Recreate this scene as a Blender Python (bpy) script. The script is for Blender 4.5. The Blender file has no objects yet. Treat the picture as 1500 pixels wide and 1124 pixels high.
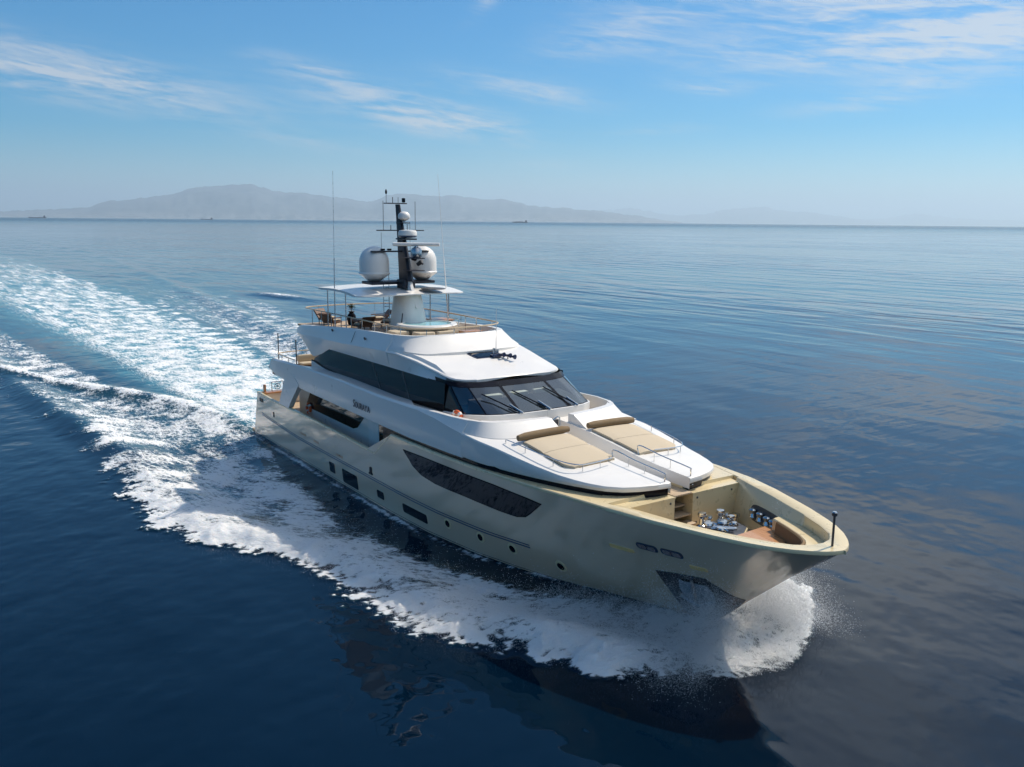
import bpy, math, random
import numpy as np
from mathutils import Vector, Matrix
random.seed(7); RNG = np.random.default_rng(11)
SC = bpy.context.scene; COL = SC.collection; R = math.radians

# ------------------------------------------------------------------ camera
CAM = np.array([51.38221, -20.60589, 13.08082]); YAW, PITCH, ROLL, FPX = 2.5331986, -0.1821106, 0.0093186, 1289.98
def cam_axes():
    f = np.array([math.cos(PITCH)*math.cos(YAW), math.cos(PITCH)*math.sin(YAW), math.sin(PITCH)])
    r0 = np.array([math.sin(YAW), -math.cos(YAW), 0.]); u0 = np.cross(r0, f)
    c, s = math.cos(ROLL), math.sin(ROLL)
    return f, c*r0+s*u0, -s*r0+c*u0
F_, R_, U_ = cam_axes()
cd = bpy.data.cameras.new('camera'); cam = bpy.data.objects.new('camera', cd); COL.objects.link(cam)
m = Matrix.Identity(4)
for i in range(3):
    m[i][0], m[i][1], m[i][2], m[i][3] = R_[i], U_[i], -F_[i], CAM[i]
cam.matrix_world = m
cd.sensor_width = 36; cd.lens = FPX/1500*36; cd.clip_start = 0.5; cd.clip_end = 200000
SC.camera = cam
def azel(px, py):                       # direction of something seen far off (sky, ridges)
    d = F_+(px-750)/FPX*R_-(py-562)/FPX*U_; d = d/np.linalg.norm(d)
    return math.atan2(d[1], d[0]), math.asin(d[2])

# ------------------------------------------------------------------ node helper
class NT:
    def __init__(s, tree): s.t = tree; s.L = tree.links
    def n(s, typ, props=None, **ins):
        nd = s.t.nodes.new(typ)
        for k, v in (props or {}).items(): setattr(nd, k, v)
        for k, v in ins.items(): s.set(nd, k, v)
        return nd
    def set(s, nd, k, v):
        sock = nd.inputs[int(k[1:])] if k[0] == '_' and k[1:].isdigit() else nd.inputs[k.replace('__', ' ')]
        if isinstance(v, bpy.types.NodeSocket): s.L.new(v, sock)
        elif isinstance(v, bpy.types.Node): s.L.new(v.outputs[0], sock)
        else: sock.default_value = v
    def math(s, op, a, b=0.0, c=0.0, clamp=False):
        nd = s.n('ShaderNodeMath', {'operation': op, 'use_clamp': clamp}); s.set(nd, '_0', a); s.set(nd, '_1', b); s.set(nd, '_2', c)
        return nd.outputs[0]
    def ramp(s, v, a, b, lo=0.0, hi=1.0, smooth=True):
        nd = s.n('ShaderNodeMapRange', {'interpolation_type': 'SMOOTHSTEP' if smooth else 'LINEAR'})
        for k, x in zip(('_0', '_1', '_2', '_3', '_4'), (v, a, b, lo, hi)): s.set(nd, k, x)
        return nd.outputs[0]
    def mix(s, f, a, b):
        nd = s.n('ShaderNodeMix', {'data_type': 'RGBA'}); s.set(nd, '_0', f); s.set(nd, '_6', a); s.set(nd, '_7', b)
        return nd.outputs[2]
def c4(c): return (c[0], c[1], c[2], 1.0)

# ------------------------------------------------------------------ sun, sky and clouds
SUN_EL, SUN_AZ = R(50), R(92)           # azimuth from the bow direction (+X) towards port (+Y)
sd = Vector((math.cos(SUN_EL)*math.cos(SUN_AZ), math.cos(SUN_EL)*math.sin(SUN_AZ), math.sin(SUN_EL)))
sl = bpy.data.lights.new('sun', 'SUN'); sl.energy = 4.4; sl.angle = R(0.53); sl.color = (1.0, 0.90, 0.77)
so = bpy.data.objects.new('sun', sl); COL.objects.link(so); so.rotation_euler = sd.to_track_quat('Z', 'Y').to_euler()
W = bpy.data.worlds.new('World'); SC.world = W; W.use_nodes = True
w = NT(W.node_tree); W.node_tree.nodes.clear()
sky = w.n('ShaderNodeTexSky', {'sky_type': 'NISHITA', 'sun_disc': False, 'sun_elevation': SUN_EL, 'sun_rotation': R(90)-SUN_AZ,
                               'altitude': 0, 'air_density': 1.0, 'dust_density': 0.3, 'ozone_density': 10.0})
tc = w.n('ShaderNodeTexCoord'); nrm = w.n('ShaderNodeVectorMath', {'operation': 'NORMALIZE'}, _0=tc.outputs['Generated'])
sep = w.n('ShaderNodeSeparateXYZ', _0=nrm)
el = w.math('ARCSINE', sep.outputs[2]); cyw, syw = math.cos(YAW), math.sin(YAW)   # azimuth whose seam lies behind, over the open sea
az = w.math('ADD', w.math('ARCTAN2', w.math('SUBTRACT', w.math('MULTIPLY', sep.outputs[1], cyw), w.math('MULTIPLY', sep.outputs[0], syw)), w.math('ADD', w.math('MULTIPLY', sep.outputs[0], cyw), w.math('MULTIPLY', sep.outputs[1], syw))), YAW)
def cloud_noise(ang, sx, sy, scale, detail=8, rough=0.6, dist=0.8, off=0.0):
    ca, sa = math.cos(ang), math.sin(ang)
    u = w.math('ADD', w.math('MULTIPLY', az, ca), w.math('MULTIPLY', el, sa))
    v = w.math('SUBTRACT', w.math('MULTIPLY', el, ca), w.math('MULTIPLY', az, sa))
    cb = w.n('ShaderNodeCombineXYZ', _0=w.math('MULTIPLY', u, sx), _1=w.math('MULTIPLY', v, sy), _2=off)
    return w.n('ShaderNodeTexNoise', Vector=cb.outputs[0], Scale=scale, Detail=detail, Roughness=rough, Distortion=dist).outputs[0]
# px centre, px half length, px half height, tilt in degrees, strength
CL = [(95, 92, 175, 24, -8, .95), (190, 138, 150, 20, -7, .9), (30, 120, 90, 20, -8, .5), (600, 160, 130, 26, -10, 1.15), (660, 182, 90, 16, -8, 1.0),
      (760, 130, 100, 14, -8, 1.0), (455, 104, 60, 12, -12, .9), (440, 205, 120, 12, -6, .45), (1280, 28, 260, 46, -10, .9), (1150, 85, 180, 26, -4, .6), (1430, 40, 150, 40, 0, .9),
      (930, 30, 90, 34, 12, .55), (860, 62, 70, 20, 10, .4), (1042, 128, 55, 10, -2, .75), (1250, 153, 75, 11, 4, .75), (1345, 122, 65, 8, 0, .55),
      (960, 192, 80, 8, 3, .35), (708, 8, 26, 10, 40, .5), (790, 242, 50, 6, 0, .3)]
tot = None
for px, py, hl, hh, tilt, st in CL:
    a0, e0 = azel(px, py); ca, sa = math.cos(R(tilt)), math.sin(R(tilt))
    da = w.math('MULTIPLY', w.math('SUBTRACT', az, a0), -FPX); de = w.math('MULTIPLY', w.math('SUBTRACT', el, e0), FPX)
    u = w.math('MULTIPLY', w.math('ADD', w.math('MULTIPLY', da, ca), w.math('MULTIPLY', de, sa)), 1/hl)
    v = w.math('MULTIPLY', w.math('SUBTRACT', w.math('MULTIPLY', de, ca), w.math('MULTIPLY', da, sa)), 1/hh)
    q = w.math('ADD', w.math('MULTIPLY', u, u), w.math('MULTIPLY', v, v))
    g = w.math('MULTIPLY', w.math('EXPONENT', w.math('MULTIPLY', q, -1.0)), st)
    tot = g if tot is None else w.math('ADD', tot, g)
n1 = cloud_noise(R(4), 7, 60, 1.0); n2 = cloud_noise(R(9), 26, 150, 1.0, off=3.1)
tex = w.math('ADD', w.math('MULTIPLY', n1, 0.7), w.math('MULTIPLY', n2, 0.42))
low = w.ramp(w.math('MULTIPLY', tot, w.ramp(tex, 0.40, 0.78)), 0.0, 0.85, 0.0, 0.75, smooth=False)
# high thin cloud overhead on the sunny side (out of frame, seen mirrored in the water)
hn = cloud_noise(R(20), 2.2, 3.4, 1.0, detail=6, rough=0.5, dist=0.6, off=7.7)
hi_m = w.math('MULTIPLY', w.ramp(el, R(11.5), R(19)), w.ramp(az, R(143), R(126)))
wisp = w.math('MULTIPLY', w.math('MULTIPLY', w.ramp(el, R(18), R(28)), w.ramp(hn, .50, .80)), .0)
high = w.math('MAXIMUM', w.math('MULTIPLY', w.ramp(hn, 0.28, 0.64, 0.12, 1.0), hi_m), wisp)
cl = w.math('MAXIMUM', low, high)
skyc = w.n('ShaderNodeHueSaturation', Saturation=1.62, Value=1.0, Color=w.n('ShaderNodeVectorMath', {'operation': 'MULTIPLY'}, _0=sky.outputs[0], _1=(.88, .97, .90)).outputs[0])
cc = w.mix(cl, skyc.outputs[0], w.mix(hi_m, (5.9, 5.9, 6.0, 1), (7.7, 8.3, 8.9, 1)))
bg = w.n('ShaderNodeBackground', Color=cc, Strength=0.104)
w.L.new(bg.outputs[0], w.n('ShaderNodeOutputWorld').inputs[0])
vs = SC.view_settings; vs.view_transform = 'Standard'; vs.look = 'None'; vs.exposure = 0.22; vs.gamma = 1.0; vs.use_curve_mapping = False
SC.cycles.use_denoising = True; SC.cycles.max_bounces = 10; SC.cycles.diffuse_bounces = 7; SC.cycles.transparent_max_bounces = 12; SC.cycles.volume_bounces = 1
SC.cycles.sample_clamp_indirect = 6.0; SC.cycles.caustics_reflective = False; SC.cycles.caustics_refractive = False

# ------------------------------------------------------------------ materials
def mat(name, col, rough=0.4, metal=0.0, coat=0.0, var=0.0, vscale=2.0, bump=0.0, bscale=40.0, spec=0.5, build=None, stretch=(1, 1, 1)):
    M = bpy.data.materials.new(name); M.use_nodes = True; t = NT(M.node_tree); b = M.node_tree.nodes['Principled BSDF']
    b.inputs['Base Color'].default_value = c4(col); b.inputs['Roughness'].default_value = rough; b.inputs['Metallic'].default_value = metal
    b.inputs['Coat Weight'].default_value = coat; b.inputs['Coat Roughness'].default_value = 0.04; b.inputs['Specular IOR Level'].default_value = spec
    if var or bump:
        g = t.n('ShaderNodeNewGeometry'); mp = t.n('ShaderNodeMapping', Vector=g.outputs['Position']); mp.inputs['Scale'].default_value = stretch
    if var:
        nz = t.n('ShaderNodeTexNoise', Vector=mp.outputs[0], Scale=vscale, Detail=6.0, Roughness=0.6)
        lo = [max(0, x*(1-var)) for x in col]; hi = [min(1, x*(1+var)) for x in col]
        t.L.new(t.mix(nz.outputs[0], c4(lo), c4(hi)), b.inputs['Base Color'])
        t.L.new(t.ramp(nz.outputs[0], 0.3, 0.7, rough*0.85, rough*1.2), b.inputs['Roughness'])
    if bump:
        nb = t.n('ShaderNodeTexNoise', Vector=mp.outputs[0], Scale=bscale, Detail=4.0)
        bn = t.n('ShaderNodeBump', Strength=bump, Distance=0.01, Height=nb.outputs[0]); t.L.new(bn.outputs[0], b.inputs['Normal'])
    if build: build(t, b)
    return M
def hull_build(t, b):
    g = t.n('ShaderNodeNewGeometry'); s = t.n('ShaderNodeSeparateXYZ', _0=g.outputs['Position'])
    lv = s.outputs[2]
    boot = t.ramp(lv, 0.40, 0.41); line = t.math('MULTIPLY', t.ramp(lv, 0.45, 0.46), t.ramp(lv, 0.49, 0.48))
    c = t.mix(boot, (0.012, 0.013, 0.02, 1), (0.78, 0.59, 0.41, 1)); c = t.mix(line, c, (0.03, 0.04, 0.09, 1))
    t.L.new(c, b.inputs['Base Color'])
    t.L.new(t.math('MULTIPLY', boot, 0.22), b.inputs['Metallic'])
M = {}
M['gold'] = mat('champagne paint', (0.60, 0.50, 0.285), 0.14, 0.30, 1.0, build=hull_build)
M['goldin'] = mat('champagne deck paint', (0.70, 0.575, 0.345), 0.3, 0.1, 0.4, var=0.05, vscale=3)
M['white'] = mat('white gelcoat', (0.75, 0.725, 0.685), 0.32, 0, 0.2, var=0.03, vscale=1.2)
M['whitem'] = mat('white matt', (0.74, 0.735, 0.72), 0.5, var=0.04)
M['navy'] = mat('navy paint', (0.012, 0.02, 0.06), 0.3, 0, 0.5)
M['black'] = mat('black reveal', (0.008, 0.008, 0.012), 0.08, spec=0.12)
M['mast'] = mat('dark grey mast paint', (0.012, 0.013, 0.022), 0.5, 0, 0.0, var=0.2)
M['glass'] = mat('dark window glass', (0.006, 0.007, 0.010), 0.03, spec=0.35, var=0.5, vscale=0.7)
M['bandglass'] = mat('dark hull glass', (0.005, 0.006, 0.012), 0.03, spec=0.4)
M['chrome'] = mat('polished steel', (0.60, 0.60, 0.60), 0.16, 1.0)
M['steel'] = mat('brushed steel', (0.45, 0.46, 0.48), 0.28, 1.0, var=0.25, vscale=6)
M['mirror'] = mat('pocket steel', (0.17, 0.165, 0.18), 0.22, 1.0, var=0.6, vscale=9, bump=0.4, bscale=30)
M['anchor'] = mat('galvanised anchor', (0.33, 0.36, 0.40), 0.45, 0.2, var=0.3, vscale=4)
M['darksteel'] = mat('anchor steel', (0.10, 0.11, 0.13), 0.4, 0.7, var=0.3, vscale=5)
def teak(t, b):
    g = t.n('ShaderNodeNewGeometry'); s = t.n('ShaderNodeSeparateXYZ', _0=g.outputs['Position'])
    fr = t.math('FRACT', t.math('MULTIPLY', s.outputs[1], 9.0)); seam = t.ramp(fr, 0.05, 0.08)
    mp = t.n('ShaderNodeMapping', Vector=g.outputs['Position']); mp.inputs['Scale'].default_value = (1.5, 12, 4)
    nz = t.n('ShaderNodeTexNoise', Vector=mp.outputs[0], Scale=3.0, Detail=6.0)
    c = t.mix(nz.outputs[0], (0.36, 0.25, 0.15, 1), (0.56, 0.43, 0.29, 1)); c = t.mix(seam, (0.14, 0.10, 0.07, 1), c)
    t.L.new(c, b.inputs['Base Color'])
M['teak'] = mat('teak deck', (0.45, 0.33, 0.2), 0.6, build=teak)
M['wood'] = mat('varnished wood', (0.46, 0.22, 0.09), 0.3, 0, 0.5, var=0.25, vscale=2.5, stretch=(1, 7, 3))
M['rattan'] = mat('brown rattan', (0.13, 0.062, 0.038), 0.6, var=0.3, vscale=25, bump=0.5, bscale=120)
M['beige'] = mat('beige canvas', (0.52, 0.435, 0.315), 0.85, var=0.08, vscale=5, bump=0.25, bscale=300)
M['tan'] = mat('tan bolster canvas', (0.20, 0.135, 0.07), 0.85, var=0.15, vscale=8, bump=0.3, bscale=200)
M['orange'] = mat('orange lifebuoy', (0.75, 0.13, 0.03), 0.5, var=0.1)
M['pool'] = mat('pool water', (0.25, 0.48, 0.50), 0.06, bump=0.5, bscale=8)
M['leaf'] = mat('dark leaves', (0.03, 0.05, 0.02), 0.6, var=0.4, vscale=20)
M['grey'] = mat('grey interior', (0.62, 0.65, 0.62), 0.6, var=0.15, vscale=3)
M['dash'] = mat('dark dashboard', (0.05, 0.05, 0.055), 0.5, var=0.2)
def clear(t, b):
    o = t.t.nodes['Material Output']; fr = t.n('ShaderNodeFresnel', IOR=1.5); tr = t.n('ShaderNodeBsdfTransparent', Color=(0.66, 0.74, 0.71, 1))
    gl = t.n('ShaderNodeBsdfGlossy', Roughness=0.02, Color=(0.9, 0.95, 1, 1)); mx = t.n('ShaderNodeMixShader', _0=t.math('MULTIPLY_ADD', fr, 1.3, .09, clamp=True), _1=tr, _2=gl)
    t.L.new(mx.outputs[0], o.inputs[0])
M['clear'] = mat('tinted windscreen glass', (0.1, 0.1, 0.1), 0.05, build=clear)
def lamp(t, b):
    b.inputs['Base Color'].default_value = (0.5, 0.42, 0.42, 1)
M['slot'] = mat('freeing port with painted sunlight', (0.95, 0.60, 0.24), 0.5)  # bright orange colour stands in for the sunlit deck showing through the openings
M['lamp'] = mat('bow light glass', (0.5, 0.42, 0.42), 0.1, 0.8, var=0.9, vscale=14)

# ------------------------------------------------------------------ mesh helper
class MB:
    def __init__(s): s.v = []; s.f = []
    def add(s, vs, fs):
        o = len(s.v); s.v += [tuple(map(float, p)) for p in vs]; s.f += [tuple(i+o for i in f) for f in fs]; return s
    def loft(s, rows, closed=False, cap0=False, cap1=False):
        n = len(rows[0]); vs = [p for r in rows for p in r]; fs = []
        for i in range(len(rows)-1):
            for j in range(n if closed else n-1):
                k = (j+1) % n; fs.append((i*n+j, i*n+k, (i+1)*n+k, (i+1)*n+j))
        if cap0: fs.append(tuple(range(n))[::-1])
        if cap1: fs.append(tuple((len(rows)-1)*n+j for j in range(n)))
        return s.add(vs, fs)
    def box(s, x0, x1, y0, y1, z0, z1, bev=0.0):
        if bev <= 0:
            return s.prism([(x0, y0), (x1, y0), (x1, y1), (x0, y1)], z0, z1)
        b = min(bev, (x1-x0)/2.2, (y1-y0)/2.2, (z1-z0)/2.2)
        def ring(i, z):
            return [(x0+i+a, y0+i+c, z) for a, c in ()] or [(x0+i+b, y0+i, z), (x1-i-b, y0+i, z), (x1-i, y0+i+b, z), (x1-i, y1-i-b, z), (x1-i-b, y1-i, z), (x0+i+b, y1-i, z), (x0+i, y1-i-b, z), (x0+i, y0+i+b, z)]
        return s.loft([ring(b*.6, z0), ring(0, z0+b), ring(0, z1-b), ring(b*.3, z1-b*.3), ring(b, z1)], True, True, True)
    def prism(s, poly, z0, z1):
        n = len(poly); vs = [(x, y, z0) for x, y in poly]+[(x, y, z1) for x, y in poly]
        fs = [tuple(range(n))[::-1], tuple(range(n, 2*n))]+[(i, (i+1) % n, n+(i+1) % n, n+i) for i in range(n)]
        return s.add(vs, fs)
    def tube(s, path, r, n=8, closed=False, caps=True):
        P = [Vector(p) for p in path]; rows = []; N = len(P)
        rr = r if isinstance(r, (list, tuple)) else [r]*N
        up = Vector((0.03, 0.05, 1)).normalized()
        for i, p in enumerate(P):
            a = P[(i-1) % N] if (closed or i > 0) else p; b = P[(i+1) % N] if (closed or i < N-1) else p
            t = (b-a).normalized(); u = t.cross(up)
            if u.length < 1e-3: u = t.cross(Vector((1, 0, 0)))
            u.normalize(); v = u.cross(t)
            rows.append([p+u*(math.cos(2*math.pi*k/n)*rr[i])+v*(math.sin(2*math.pi*k/n)*rr[i]) for k in range(n)])
        if closed: rows.append(rows[0])
        return s.loft(rows, True, caps and not closed, caps and not closed)
    def lathe(s, prof, c=(0, 0, 0), n=24, sx=1.0, sy=1.0):
        rows = [[(c[0]+r*sx*math.cos(2*math.pi*k/n), c[1]+r*sy*math.sin(2*math.pi*k/n), c[2]+z) for k in range(n)] for r, z in prof]
        return s.loft(rows, True, True, True)
    def ball(s, c, r, n=12, sz=1.0):
        return s.lathe([(max(r*math.sin(math.pi*i/n), 1e-4), -r*sz*math.cos(math.pi*i/n)) for i in range(n+1)], c, n*2)
    def mirrored(s):
        o = MB(); o.v = list(s.v); o.f = list(s.f); n = len(s.v)
        o.v += [(x, -y, z) for x, y, z in s.v]; o.f += [tuple(i+n for i in f[::-1]) for f in s.f]; return o
    def flip(s):
        o = MB(); o.v = [(x, -y, z) for x, y, z in s.v]; o.f = [f[::-1] for f in s.f]; return o
    def build(s, name, m, parent=None, angle=35, loc=None, smooth=True):
        me = bpy.data.meshes.new(name); me.from_pydata(s.v, [], s.f); me.validate()
        import bmesh
        b = bmesh.new(); b.from_mesh(me); bmesh.ops.recalc_face_normals(b, faces=b.faces); b.to_mesh(me); b.free()
        if smooth:
            me.polygons.foreach_set('use_smooth', [True]*len(me.polygons)); me.set_sharp_from_angle(angle=R(angle))
        if isinstance(m, str): m = M[m]
        me.materials.append(m); o = bpy.data.objects.new(name, me); COL.objects.link(o)
        if parent is not None: o.parent = parent
        if loc: o.location = loc
        return o
def tag(o, label=None, cat=None, group=None, kind=None):
    for k, v in (('label', label), ('category', cat), ('group', group), ('kind', kind)):
        if v: o[k] = v
    return o
def empty(name, loc=(0, 0, 0), rz=0, **kw):
    o = bpy.data.objects.new(name, None); COL.objects.link(o); o.location = loc; o.rotation_euler = (0, 0, rz); o.empty_display_size = .2
    return tag(o, **kw)
def copy_tree(o, parent=None):
    c = o.copy(); COL.objects.link(c); c.parent = parent
    for ch in list(o.children): copy_tree(ch, c)
    return c
def ip(x, tab): return float(np.interp(x, [a for a, _ in tab], [b for _, b in tab]))
def arc(cx, cy, r, a0, a1, n=8): return [(cx+r*math.cos(R(a0+(a1-a0)*i/n)), cy+r*math.sin(R(a0+(a1-a0)*i/n))) for i in range(n+1)]
def smooth_path(pts, n=6):
    P = [np.array(p, float) for p in pts]; P = [2*P[0]-P[1]]+P+[2*P[-1]-P[-2]]; out = []
    for i in range(1, len(P)-2):
        for k in range(n):
            t = k/n; a, b, c, d = P[i-1:i+3]
            out.append(.5*((2*b)+(c-a)*t+(2*a-5*b+4*c-d)*t*t+(-a+3*b-3*c+d)*t**3))
    out.append(P[-2]); return [tuple(p) for p in out]

# ------------------------------------------------------------------ hull form (X from the stern forward, +Y port, Z up)
BS = [(0, 3.70), (3, 3.82), (8, 3.9), (18, 3.92), (22, 3.91), (24, 3.88), (26, 3.80), (28, 3.66), (30, 3.44), (31.5, 3.2), (32, 3.08), (33, 2.86), (34, 2.54), (35, 2.21), (36, 1.80), (36.5, 1.54), (37, 1.19), (37.4, 0.82), (37.65, 0.52), (37.8, 0.25), (37.87, 0.0)]
BL = [(0, 3.62), (10, 3.70), (18, 3.68), (21, 3.56), (24, 3.15), (26, 2.66), (28, 2.05), (30, 1.35), (31.5, .78), (32.5, .35), (33.1, 0.0)]
SH = [(-1, 2.98), (4, 2.93), (9, 3.0), (13, 2.94), (16.6, 2.84), (18.3, 4.03), (22, 4.07), (25, 4.15), (28, 4.25), (30, 4.32), (32, 4.34), (36, 4.26), (38, 4.25)]
ZB = -0.9
def sheer(X): return ip(X, SH)
def Xs(z): return ip(z, [(-.9, 32.1), (0.3, 33.1), (1.15, 34.11), (2.96, 36.17), (4.3, 37.87), (4.6, 38.2)])
def X0(z): return -0.35+0.36*max(0, z-.3)
def hb(X, z):                           # half breadth of the hull at X, height z
    u = min(1, max(0, (X-X0(z))/(Xs(z)-X0(z))))
    wl = ip(u*33.1, BL); bs_ = ip(u*37.87, BS)
    if z < 0.3: return wl*(1-0.25*((0.3-z)/1.2)**1.5)
    t = min(1.05, (z-.3)/4.0)
    return wl+(bs_-wl)*t**0.95
def hullp(X, z, off=0.0, side=-1):
    e = 0.05; b = hb(X, z); dx = (hb(X+e, z)-hb(X-e, z))/(2*e); dz = (hb(X, z+e)-hb(X, z-e))/(2*e)
    n = np.array([-dx, 1, -dz]); n /= np.linalg.norm(n); p = np.array([X, b, z])+n*off
    return (p[0], p[1]*side, p[2])
def hull_patch(poly, off, n=12, rows=4, side=-1, dome=0.0):
    xs = [p[0] for p in poly]; x0, x1 = min(xs), max(xs)
    k = np.unique(np.concatenate([np.linspace(x0+1e-4, x1-1e-4, n), np.clip(np.array(xs), x0+1e-4, x1-1e-4)])); mb = MB(); cols = []
    for X in k:
        zs = []
        for (xa, za), (xb, zb) in zip(poly, poly[1:]+poly[:1]):
            if (xa-X)*(xb-X) <= 0 and xa != xb: zs.append(za+(zb-za)*(X-xa)/(xb-xa))
        lo, hi = min(zs), max(zs); col = [hullp(X, lo, -0.03, side)]
        for j in range(rows+1): col.append(hullp(X, lo+(hi-lo)*j/rows, off, side))
        col.append(hullp(X, hi, -0.03, side)); cols.append(col)
    return mb.loft(cols, False, True, True)
def rrect(x0, x1, z0, z1, r, sk=0.0, n=4):
    p = arc(x1-r, z1-r, r, 0, 90, n)+arc(x0+r, z1-r, r, 90, 180, n)+arc(x0+r, z0+r, r, 180, 270, n)+arc(x1-r, z0+r, r, 270, 360, n)
    return [(x+sk*(z-z0), z) for x, z in p]

YA = empty('motor_yacht', label='large motor yacht with champagne gold hull and white superstructure cutting through blue water', cat='yacht')
US = np.unique(np.concatenate([np.linspace(0, .42, 30), np.linspace(.42, .5, 24), np.linspace(.5, .86, 50), 1-(np.linspace(0, 1, 46)**1.7)*.14]))
VS = np.linspace(0, 1, 22)
rows = []; NR = len(VS)
for u in US:
    half = []
    sX = u*(37.87+0.55)-0.55*(1-u); sX = X0(3)+(37.87-X0(3))*u; st = sheer(sX)
    for v in VS:
        z = ZB+(st-ZB)*v; X = X0(z)+(Xs(z)-X0(z))*u; half.append((X, hb(X, z) if u < 1 else 0.0, z))
    rows.append(half)
mb = MB()
mb.loft([[(x, -y, z) for x, y, z in r] for r in rows]); mb.loft([[(x, y, z) for x, y, z in r] for r in rows])
mb.loft([[(x, -y, z) for x, y, z in rows[0]], [(x, y, z) for x, y, z in rows[0]]])
HULL = mb.build('hull', 'gold', YA, angle=40)
# cap rail along the sheer, bulwark inside face
def capw(X): return ip(X, [(0, .16), (17, .16), (19, .2), (30, .22), (32, .42), (36, .50), (38, .5)])
def caprows(xs, side):
    out = []
    for X in xs:
        st = sheer(X); b = hb(X, st); wd = capw(X); bi = max(b-wd, 0.0)
        zi = 2.25 if X < 17.3 else st-.25
        out.append([(X, side*(b+.012), st-.05), (X, side*(b+.012), st+.012), (X, side*(b-.02), st+.045), (X, side*(bi+.02), st+.045), (X, side*bi, st+.02), (X, side*bi, zi)])
    return out
mb = MB(); xa = np.unique(np.concatenate([np.linspace(.55, 16.6, 40), np.linspace(16.6, 18.3, 10), np.linspace(18.3, 31.6, 40)]))
for s in (-1, 1): mb.loft(caprows(xa, s))
mb.build('cap_rail', 'goldin', YA)
# the bow: broad flat cap round the mooring well
outer = [(X, hb(X, sheer(X))+.012, sheer(X)) for X in np.concatenate([np.linspace(31.6, 36, 20), 37.87-(np.linspace(1, 0, 22)**1.8)*1.85])]
WELL = [(31.6, 2.74), (32.5, 2.48), (33.5, 2.22), (34.3, 1.95), (35.2, 1.62), (36.2, 1.16), (36.75, .80), (37.03, .42), (37.12, .0)]
inner = [(x, y) for x, y in WELL]
def well_y(X): return ip(X, inner)
def wall_y(X, z):
    y0 = well_y(X); y1, z1 = well_b(X, y0); return y0+(y1-y0)*(4.3-z)/(4.3-z1)
def well_b(X, y): 
    z = ip(X, [(34.6, 3.02), (35.4, 3.7), (36, 3.86)]); return min(y, max(hb(X, z)-.08, 0)), z
rows = []
for i, (X, Y, z) in enumerate(outer):
    t = i/(len(outer)-1); xi = 31.6+(37.12-31.6)*(1-(1-t)**1.15); yi = well_y(xi)
    if i == len(outer)-1: Y = yi = 0.0; rows.append([(X, 0, z-.06), (X, 0, z+.02), (X-.015, 0, z+.05), (xi+.01, 0, z+.05), (xi, 0, z+.03), (xi-.02, 0, 3.86)]); continue
    rows.append([(X, Y, z-.06), (X, Y, z+.02), (X-.015*t, Y-.03*(1-t), z+.05), (xi+.01, yi+.03, z+.05), (xi, yi, z+.03), (xi-.02*t,)+well_b(xi, yi-.01)])
mb = MB().loft(rows).mirrored(); mb.build('bow_cap', 'goldin', YA, angle=50)
# inner step moulding round the forward end of the well
path = [(x, y) for x, y in WELL]; st = [(X-.30*(1 if X > 36 else .4), max(Y-.22, 0)) for X, Y in WELL[3:]]
mb = MB(); rw = [[(x, y, 3.02), (x, y, 3.86), (x-.03, max(y-.03, 0), 3.9), (a, b, 3.9)] for (x, y), (a, b) in zip(WELL[3:], [(p[0]-.02, p[1]-.02) for p in WELL[3:]])]
rw = []
for (x, y) in WELL[3:]:
    ix, iy = 34.3+(x-34.3)*.74, y*.70
    rw.append([(ix, iy, 3.36), (ix, iy, 3.90), (ix+.02, iy+.03 if y else 0, 3.94), (x-.01, max(y-.012, 0), 3.94)])
mb.loft(rw); mb.mirrored().build('bow_seat_moulding', 'goldin', YA)
wd = [(x, well_b(x, y)[0]) for x, y in WELL if x < 35]+[(35.3, .5), (35.5, .0)]
mb = MB().prism([(x, -y) for x, y in wd]+[(x, y) for x, y in wd[::-1]][1:], 2.98, 3.03); mb.build('mooring_deck', 'teak', YA)
# swim platform, transom trim
MB().box(-1.25, -.1, -3.5, 3.5, .22, .42, .06).build('swim_platform', 'teak', YA)
# rub rail with two navy lines
RUB = [(1.3, 1.80), (7.0, 1.57), (14, 1.56), (20, 1.55), (24.5, 1.59), (27.25, 1.66)]
for off, rad, mm, nm in ((.05, .022, 'navy', 'rub_stripe'), (-.05, .026, 'navy', 'rub_stripe')):
    mb = MB()
    for s in (-1, 1): mb.tube([hullp(x, ip(x, RUB)+off, .0, s) for x in np.linspace(1.3, 27.25, 60)], rad, 6)
    mb.build(nm, mm, YA)
# windows, portholes, slots in the topsides
def both(poly, off, name, m, parent=YA, n=10, rows=3, frame=0.0, fm='gold', sub=None):
    out = []
    for s in (-1, 1):
        o = hull_patch(poly, off, n, rows, s).build(name, m, parent); out.append(o)
        if frame:
            cx = sum(p[0] for p in poly)/len(poly); cz = sum(p[1] for p in poly)/len(poly)
            big = [(x+frame*(1 if x > cx else -1), z+frame*(1 if z > cz else -1)) for x, z in poly]
            hull_patch(big, off*.45, n, rows, s).build('frame', fm, o)
    return out
for x0, x1, z0, z1 in ((11.33, 11.98, .72, 1.23), (12.9, 14.6, .56, 1.23), (16.62, 17.3, .80, 1.15), (19.05, 21.05, .78, 1.17)):
    both(rrect(x0, x1, z0, z1, .09, -.12), .02, 'hull_window', 'bandglass', frame=.05)
for x, z in ((22.52, 1.24), (24.57, 1.26), (26.25, 1.27), (28.41, 1.20)):
    both(arc(x, z, .22, 0, 350, 17), .022, 'porthole', 'goldin'); both(arc(x, z, .14, 0, 350, 15), .034, 'porthole_glass', 'bandglass')
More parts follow.
